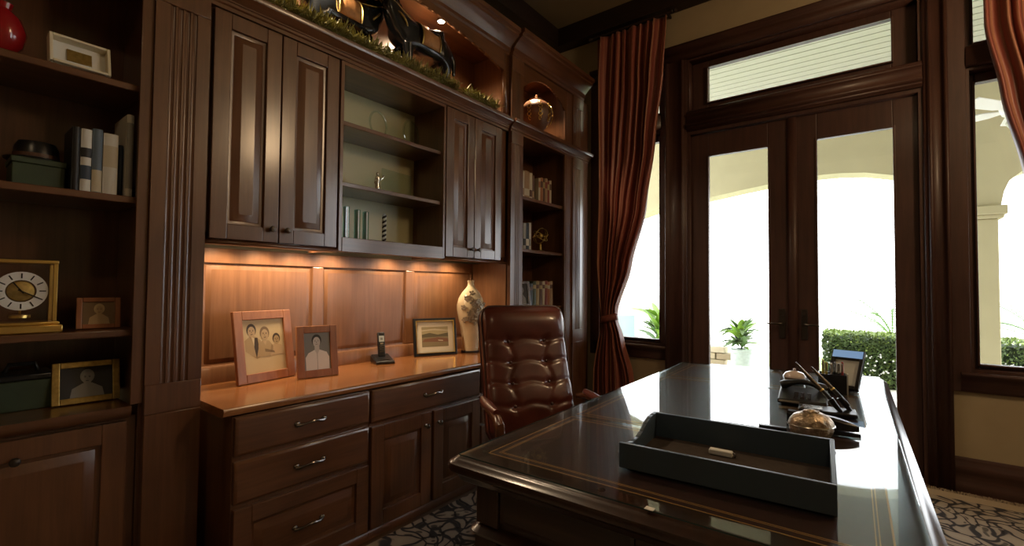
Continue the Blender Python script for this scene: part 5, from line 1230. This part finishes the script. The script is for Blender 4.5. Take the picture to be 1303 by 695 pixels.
# arched porch front
AP = [(-3.75, 2.10), (-3.6, 2.28), (-3.4, 2.40), (-3.1, 2.50), (-2.79, 2.575), (-2.4, 2.635), (-1.96, 2.69), (-1.55, 2.745), (-1.18, 2.788), (-0.85, 2.82), (-0.6, 2.835), (-0.35, 2.828), (-0.1, 2.80), (0.18, 2.728), (0.4, 2.62), (0.55, 2.50), (0.65, 2.38), (0.70, 2.27)]
AR = [(1.09, 2.27), (1.115, 2.42), (1.16, 2.54), (1.25, 2.62), (1.45, 2.70), (1.8, 2.77), (2.3, 2.80), (2.8, 2.77), (3.2, 2.68), (3.45, 2.50), (3.55, 2.27)]
mb = MB(); ZP = 3.83
for A in (AP, AR):
    for (a, za), (b, zb) in zip(A, A[1:]): mb.prism([(a, za), (b, zb), (b, ZP), (a, ZP)], 'y', 7.3, 7.65)
mb2 = mb
for a, b in ((-6.0, -3.75), (0.70, 1.09), (3.55, 6)): mb.box(a, b, 7.3, 7.65, 2.27, ZP)
struct('porch_wall', mb, STUCCO)
def column(name, x0, x1):
    cx = (x0 + x1) / 2; t = bpy.data.objects.new(name, None); COL.objects.link(t); t.location = (cx, 7.475, -0.04); t['kind'] = 'structure'
    hw = (x1 - x0) / 2
    mb = MB(); mb.box(-hw + 0.02, hw - 0.02, -0.155, 0.155, 0.22, 2.17); mb.build('column_shaft', STUCCO, t, bevel=0.01)
    mb = MB(); mb.box(-hw - 0.03, hw + 0.03, -0.205, 0.205, 0.0, 0.22); mb.build('column_base', STUCCO, t, bevel=0.01)
    mb = MB(); mb.box(-hw - 0.02, hw + 0.02, -0.20, 0.20, 2.17, 2.21); mb.box(-hw - 0.045, hw + 0.045, -0.22, 0.22, 2.21, 2.31); mb.build('column_capital', STUCCO, t, bevel=0.008)
column('porch_column', 0.72, 1.09); column('porch_column', -4.15, -3.75); column('porch_column', 3.55, 3.95)
# porch fan
t = thing('ceiling_fan', 'white ceiling fan hanging on the porch outside the right window', 'fan', (1.02, 6.0, 3.8))
mb = MB(); mb.tube([(0, 0, 0), (0, 0, -0.77)], 0.015, 10); mb.build('downrod', PLANKP, t)
mb = MB(); mb.lathe([(0.05, -0.760), (0.11, -0.780), (0.13, -0.830), (0.11, -0.890), (0.05, -0.920)], 20); mb.build('motor', WHITE, t)
mb = MB(); mb.lathe([(0.07, -0.920), (0.09, -0.970), (0.06, -1.020), (0.01, -1.035)], 18); mb.build('lamp_bowl', PLANKP, t)
for k in range(5):
    mb = MB(); mb.rings([[(0.12, -0.03, -0.44), (0.12, 0.03, -0.43), (0.12, 0.03, -0.422), (0.12, -0.03, -0.432)], [(0.22, -0.06, -0.445), (0.22, 0.06, -0.42), (0.22, 0.06, -0.412), (0.22, -0.06, -0.437)], [(0.58, -0.07, -0.447), (0.58, 0.07, -0.417), (0.58, 0.07, -0.409), (0.58, -0.07, -0.439)]]); mb.xf(Matrix.Translation((0, 0, -0.42)) @ Matrix.Rotation(2 * pi * k / 5 + 0.25, 4, 'Z')); mb.build('fan_blade', WHITE, t)
# hedges
def hedge(label, x0, x1, y0, y1, h_, n, seed):
    rnd = random.Random(seed); cx, cy = (x0 + x1) / 2, (y0 + y1) / 2
    t = thing('hedge', label, 'hedge', (cx, cy, -0.045))
    mb = MB(); mb.box(x0 + 0.05 - cx, x1 - 0.05 - cx, y0 + 0.05 - cy, y1 - 0.05 - cy, 0, h_ - 0.06); mb.build('core', CORE, t)
    mb = MB()
    for k in range(n):
        f = rnd.random()
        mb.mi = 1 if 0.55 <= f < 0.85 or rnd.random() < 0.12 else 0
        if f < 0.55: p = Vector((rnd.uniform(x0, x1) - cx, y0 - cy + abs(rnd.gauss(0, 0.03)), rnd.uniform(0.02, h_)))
        elif f < 0.85: p = Vector((rnd.uniform(x0, x1) - cx, rnd.uniform(y0, y1) - cy, h_ - abs(rnd.gauss(0, 0.03)) + 0.02))
        else: p = Vector(((x0 if rnd.random() < 0.5 else x1) - cx, rnd.uniform(y0, y1) - cy, rnd.uniform(0.02, h_)))
        d = Vector((rnd.gauss(0, 1), rnd.gauss(0, 1) - 0.3, rnd.gauss(0, 1) + 0.6)).normalized(); s_ = d.orthogonal().normalized(); l_ = rnd.uniform(0.03, 0.06)
        mb.ngon([p, p + d * l_ * 0.5 + s_ * l_ * 0.3, p + d * l_, p + d * l_ * 0.5 - s_ * l_ * 0.3])
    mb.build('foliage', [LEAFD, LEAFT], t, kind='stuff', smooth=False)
    mb = MB()
    for k in range(int(90 * (x1 - x0))):
        mb.ball((rnd.uniform(x0, x1) - cx, y0 - cy - rnd.uniform(0.0, 0.04), h_ * 0.62 * rnd.random() ** 0.8 + 0.03), rnd.uniform(0.007, 0.015), 6, 4)
    mb.build('blossoms', WHITE, t, kind='stuff')  # small white balls scattered over the lower front
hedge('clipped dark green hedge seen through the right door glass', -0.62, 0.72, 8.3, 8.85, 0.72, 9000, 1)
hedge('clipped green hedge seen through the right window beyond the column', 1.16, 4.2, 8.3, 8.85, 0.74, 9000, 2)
# potted plant: large leaves one by one
def leaf_mesh(l_, w_, bend):
    mb = MB(); n = 5; L_ = []; R2 = []; C_ = []
    for k in range(n + 1):
        s_ = k / n; x = l_ * s_; z_ = -bend * l_ * s_ * s_; hw = w_ * sin(pi * min(0.98, 0.06 + 0.9 * s_)) ** 0.8 * 0.5
        L_.append((x, hw, z_ + hw * 0.25)); C_.append((x, 0, z_)); R2.append((x, -hw, z_ + hw * 0.25))
    mb.rings([L_, C_, R2], cap=False, closed=False); return mb
def plant(t, org, n, l_, w_, mats, hh, rnd, elev=(0.3, 1.35), name='leaf'):
    protos = []
    for i in range(3):
        o = leaf_mesh(l_ * (0.85 + 0.15 * i), w_, 0.25 + 0.15 * i).build(name, mats[i % len(mats)], t); protos.append(o)
    objs = list(protos)
    for k in range(n - 3):
        o = protos[k % 3].copy(); COL.objects.link(o); objs.append(o)
    for k, o in enumerate(objs):
        a = 2.39996 * k + rnd.uniform(-0.3, 0.3); e = rnd.uniform(*elev)
        o.location = (0.04 * cos(a), 0.04 * sin(a), org + hh * rnd.random()); o.rotation_euler = (rnd.uniform(-0.4, 0.4), -e, a); s_ = rnd.uniform(0.7, 1.1); o.scale = (s_, s_, s_)
rnd = random.Random(8)
t = thing('potted_plant', 'leafy green plant in pale round pot outside the left door', 'plant', (-1.83, 8.75, -0.04))
mb = MB(); mb.lathe([(0.125, 0), (0.15, 0.02), (0.17, 0.15), (0.165, 0.27), (0.19, 0.29), (0.19, 0.34), (0.16, 0.345)], 32); mb.build('pot', POTM, t)
mb = MB(); mb.lathe([(0.155, 0.33), (0.05, 0.35)], 20); mb.build('soil', CORE, t)
mb = MB(); mb.tube([(0, 0, 0.33), (0.02, 0, 0.5), (0, 0.02, 0.68)], [0.015, 0.012, 0.006], 8); mb.build('stem', CORE, t)
plant(t, 0.34, 64, 0.34, 0.11, [LEAFL, LEAFP, LEAFD], 0.34, rnd, (0.1, 1.35))
t = thing('plant', 'bright leafy shrub seen through the left window by the curtain', 'plant', (-2.62, 7.0, -0.04))
mb = MB(); mb.tube([(0, 0, 0), (0.02, 0, 0.4), (0, 0, 0.95)], [0.02, 0.015, 0.008], 8); mb.build('stem', CORE, t)
plant(t, 0.40, 60, 0.36, 0.11, [LEAFL, LEAFP, LEAFL], 0.55, rnd)
def palm(label, loc, n, l_, rnd):
    t = thing('palm', label, 'palm', loc)
    mb = MB(); mb.tube([(0, 0, 0), (0, 0, 0.55)], [0.08, 0.06], 10); mb.build('trunk', CORE, t)
    mb = MB()
    for k in range(14):
        s_ = 0.15 + 0.85 * k / 14; x = l_ * s_; z_ = 0.35 * l_ * s_ - 0.42 * l_ * s_ * s_
        for sd in (-1, 1):
            ll = l_ * 0.30 * sin(pi * min(0.95, s_ * 0.9 + 0.05)); mb.ngon([(x, 0, z_), (x + ll * 0.55, sd * ll * 0.75, z_ - 0.1 * ll), (x + 0.02, 0.004 * sd, z_)])
    mb.tube([(l_ * s_, 0, 0.35 * l_ * s_ - 0.42 * l_ * s_ * s_) for s_ in [k / 8 for k in range(9)]], [0.008] * 8 + [0.002], 5)
    p = mb.build('frond', LEAFP, t, smooth=False)
    for k in range(n):
        o = p if k == 0 else p.copy()
        if k: COL.objects.link(o)
        o.location = (0, 0, 0.55); o.rotation_euler = (0, -rnd.uniform(0.1, 0.9), 2 * pi * k / n + rnd.uniform(-0.2, 0.2))
palm('low palm behind the hedge seen at the right door edge', (0.22, 10.6, -0.05), 16, 1.0, rnd)
palm('low palm behind the hedge seen through the right window', (2.05, 10.6, -0.05), 16, 1.0, rnd)
# low stone border behind the pot and a pale blue patio chair
t = thing('stone_border', 'low tan stone border on the patio behind the potted plant', 'stone wall', (-2.62, 8.95, -0.04))
SB = [plain('border_stone_%d' % i, c, 0.85) for i, c in enumerate(((0.42, 0.34, 0.22), (0.34, 0.26, 0.16), (0.48, 0.40, 0.28)))]
random.seed(6)
for r_ in range(3):
    for c_ in range(4):
        mb = MB(); x = -0.52 + c_ * 0.26 + (0.1 if r_ % 2 else 0); mb.box(x, x + 0.24 + random.uniform(-0.02, 0.01), -0.12 + random.uniform(-0.015, 0.015), 0.12, r_ * 0.115, r_ * 0.115 + 0.105); mb.build('stone', SB[(r_ + c_) % 3], t, bevel=0.012)
t = thing('patio_chair', 'pale blue patio chair outside seen low in the left window', 'chair', (-3.02, 6.5, -0.04), 0.5)
mb = MB(); mb.box(-0.25, 0.25, -0.25, 0.25, 0.38, 0.43); mb.build('seat', CHAIRB, t, bevel=0.01)
mb = MB(); mb.box(-0.25, 0.25, -0.02, 0.02, 0.0, 0.52); mb.xf(Matrix.Translation((0, 0.26, 0.43)) @ Matrix.Rotation(-0.2, 4, 'X')); mb.build('backrest', CHAIRB, t, bevel=0.01)
for sx in (-1, 1):
    for sy in (-1, 1):
        mb = MB(); mb.tube([(sx * 0.23, sy * 0.23, 0), (sx * 0.22, sy * 0.22, 0.38)], 0.014, 8); mb.build('leg', PLANKP, t)
    mb = MB(); mb.tube([(sx * 0.26, 0.27, 0.62), (sx * 0.27, 0, 0.63), (sx * 0.26, -0.23, 0.60), (sx * 0.24, -0.235, 0.40)], 0.014, 8); mb.build('arm', PLANKP, t)
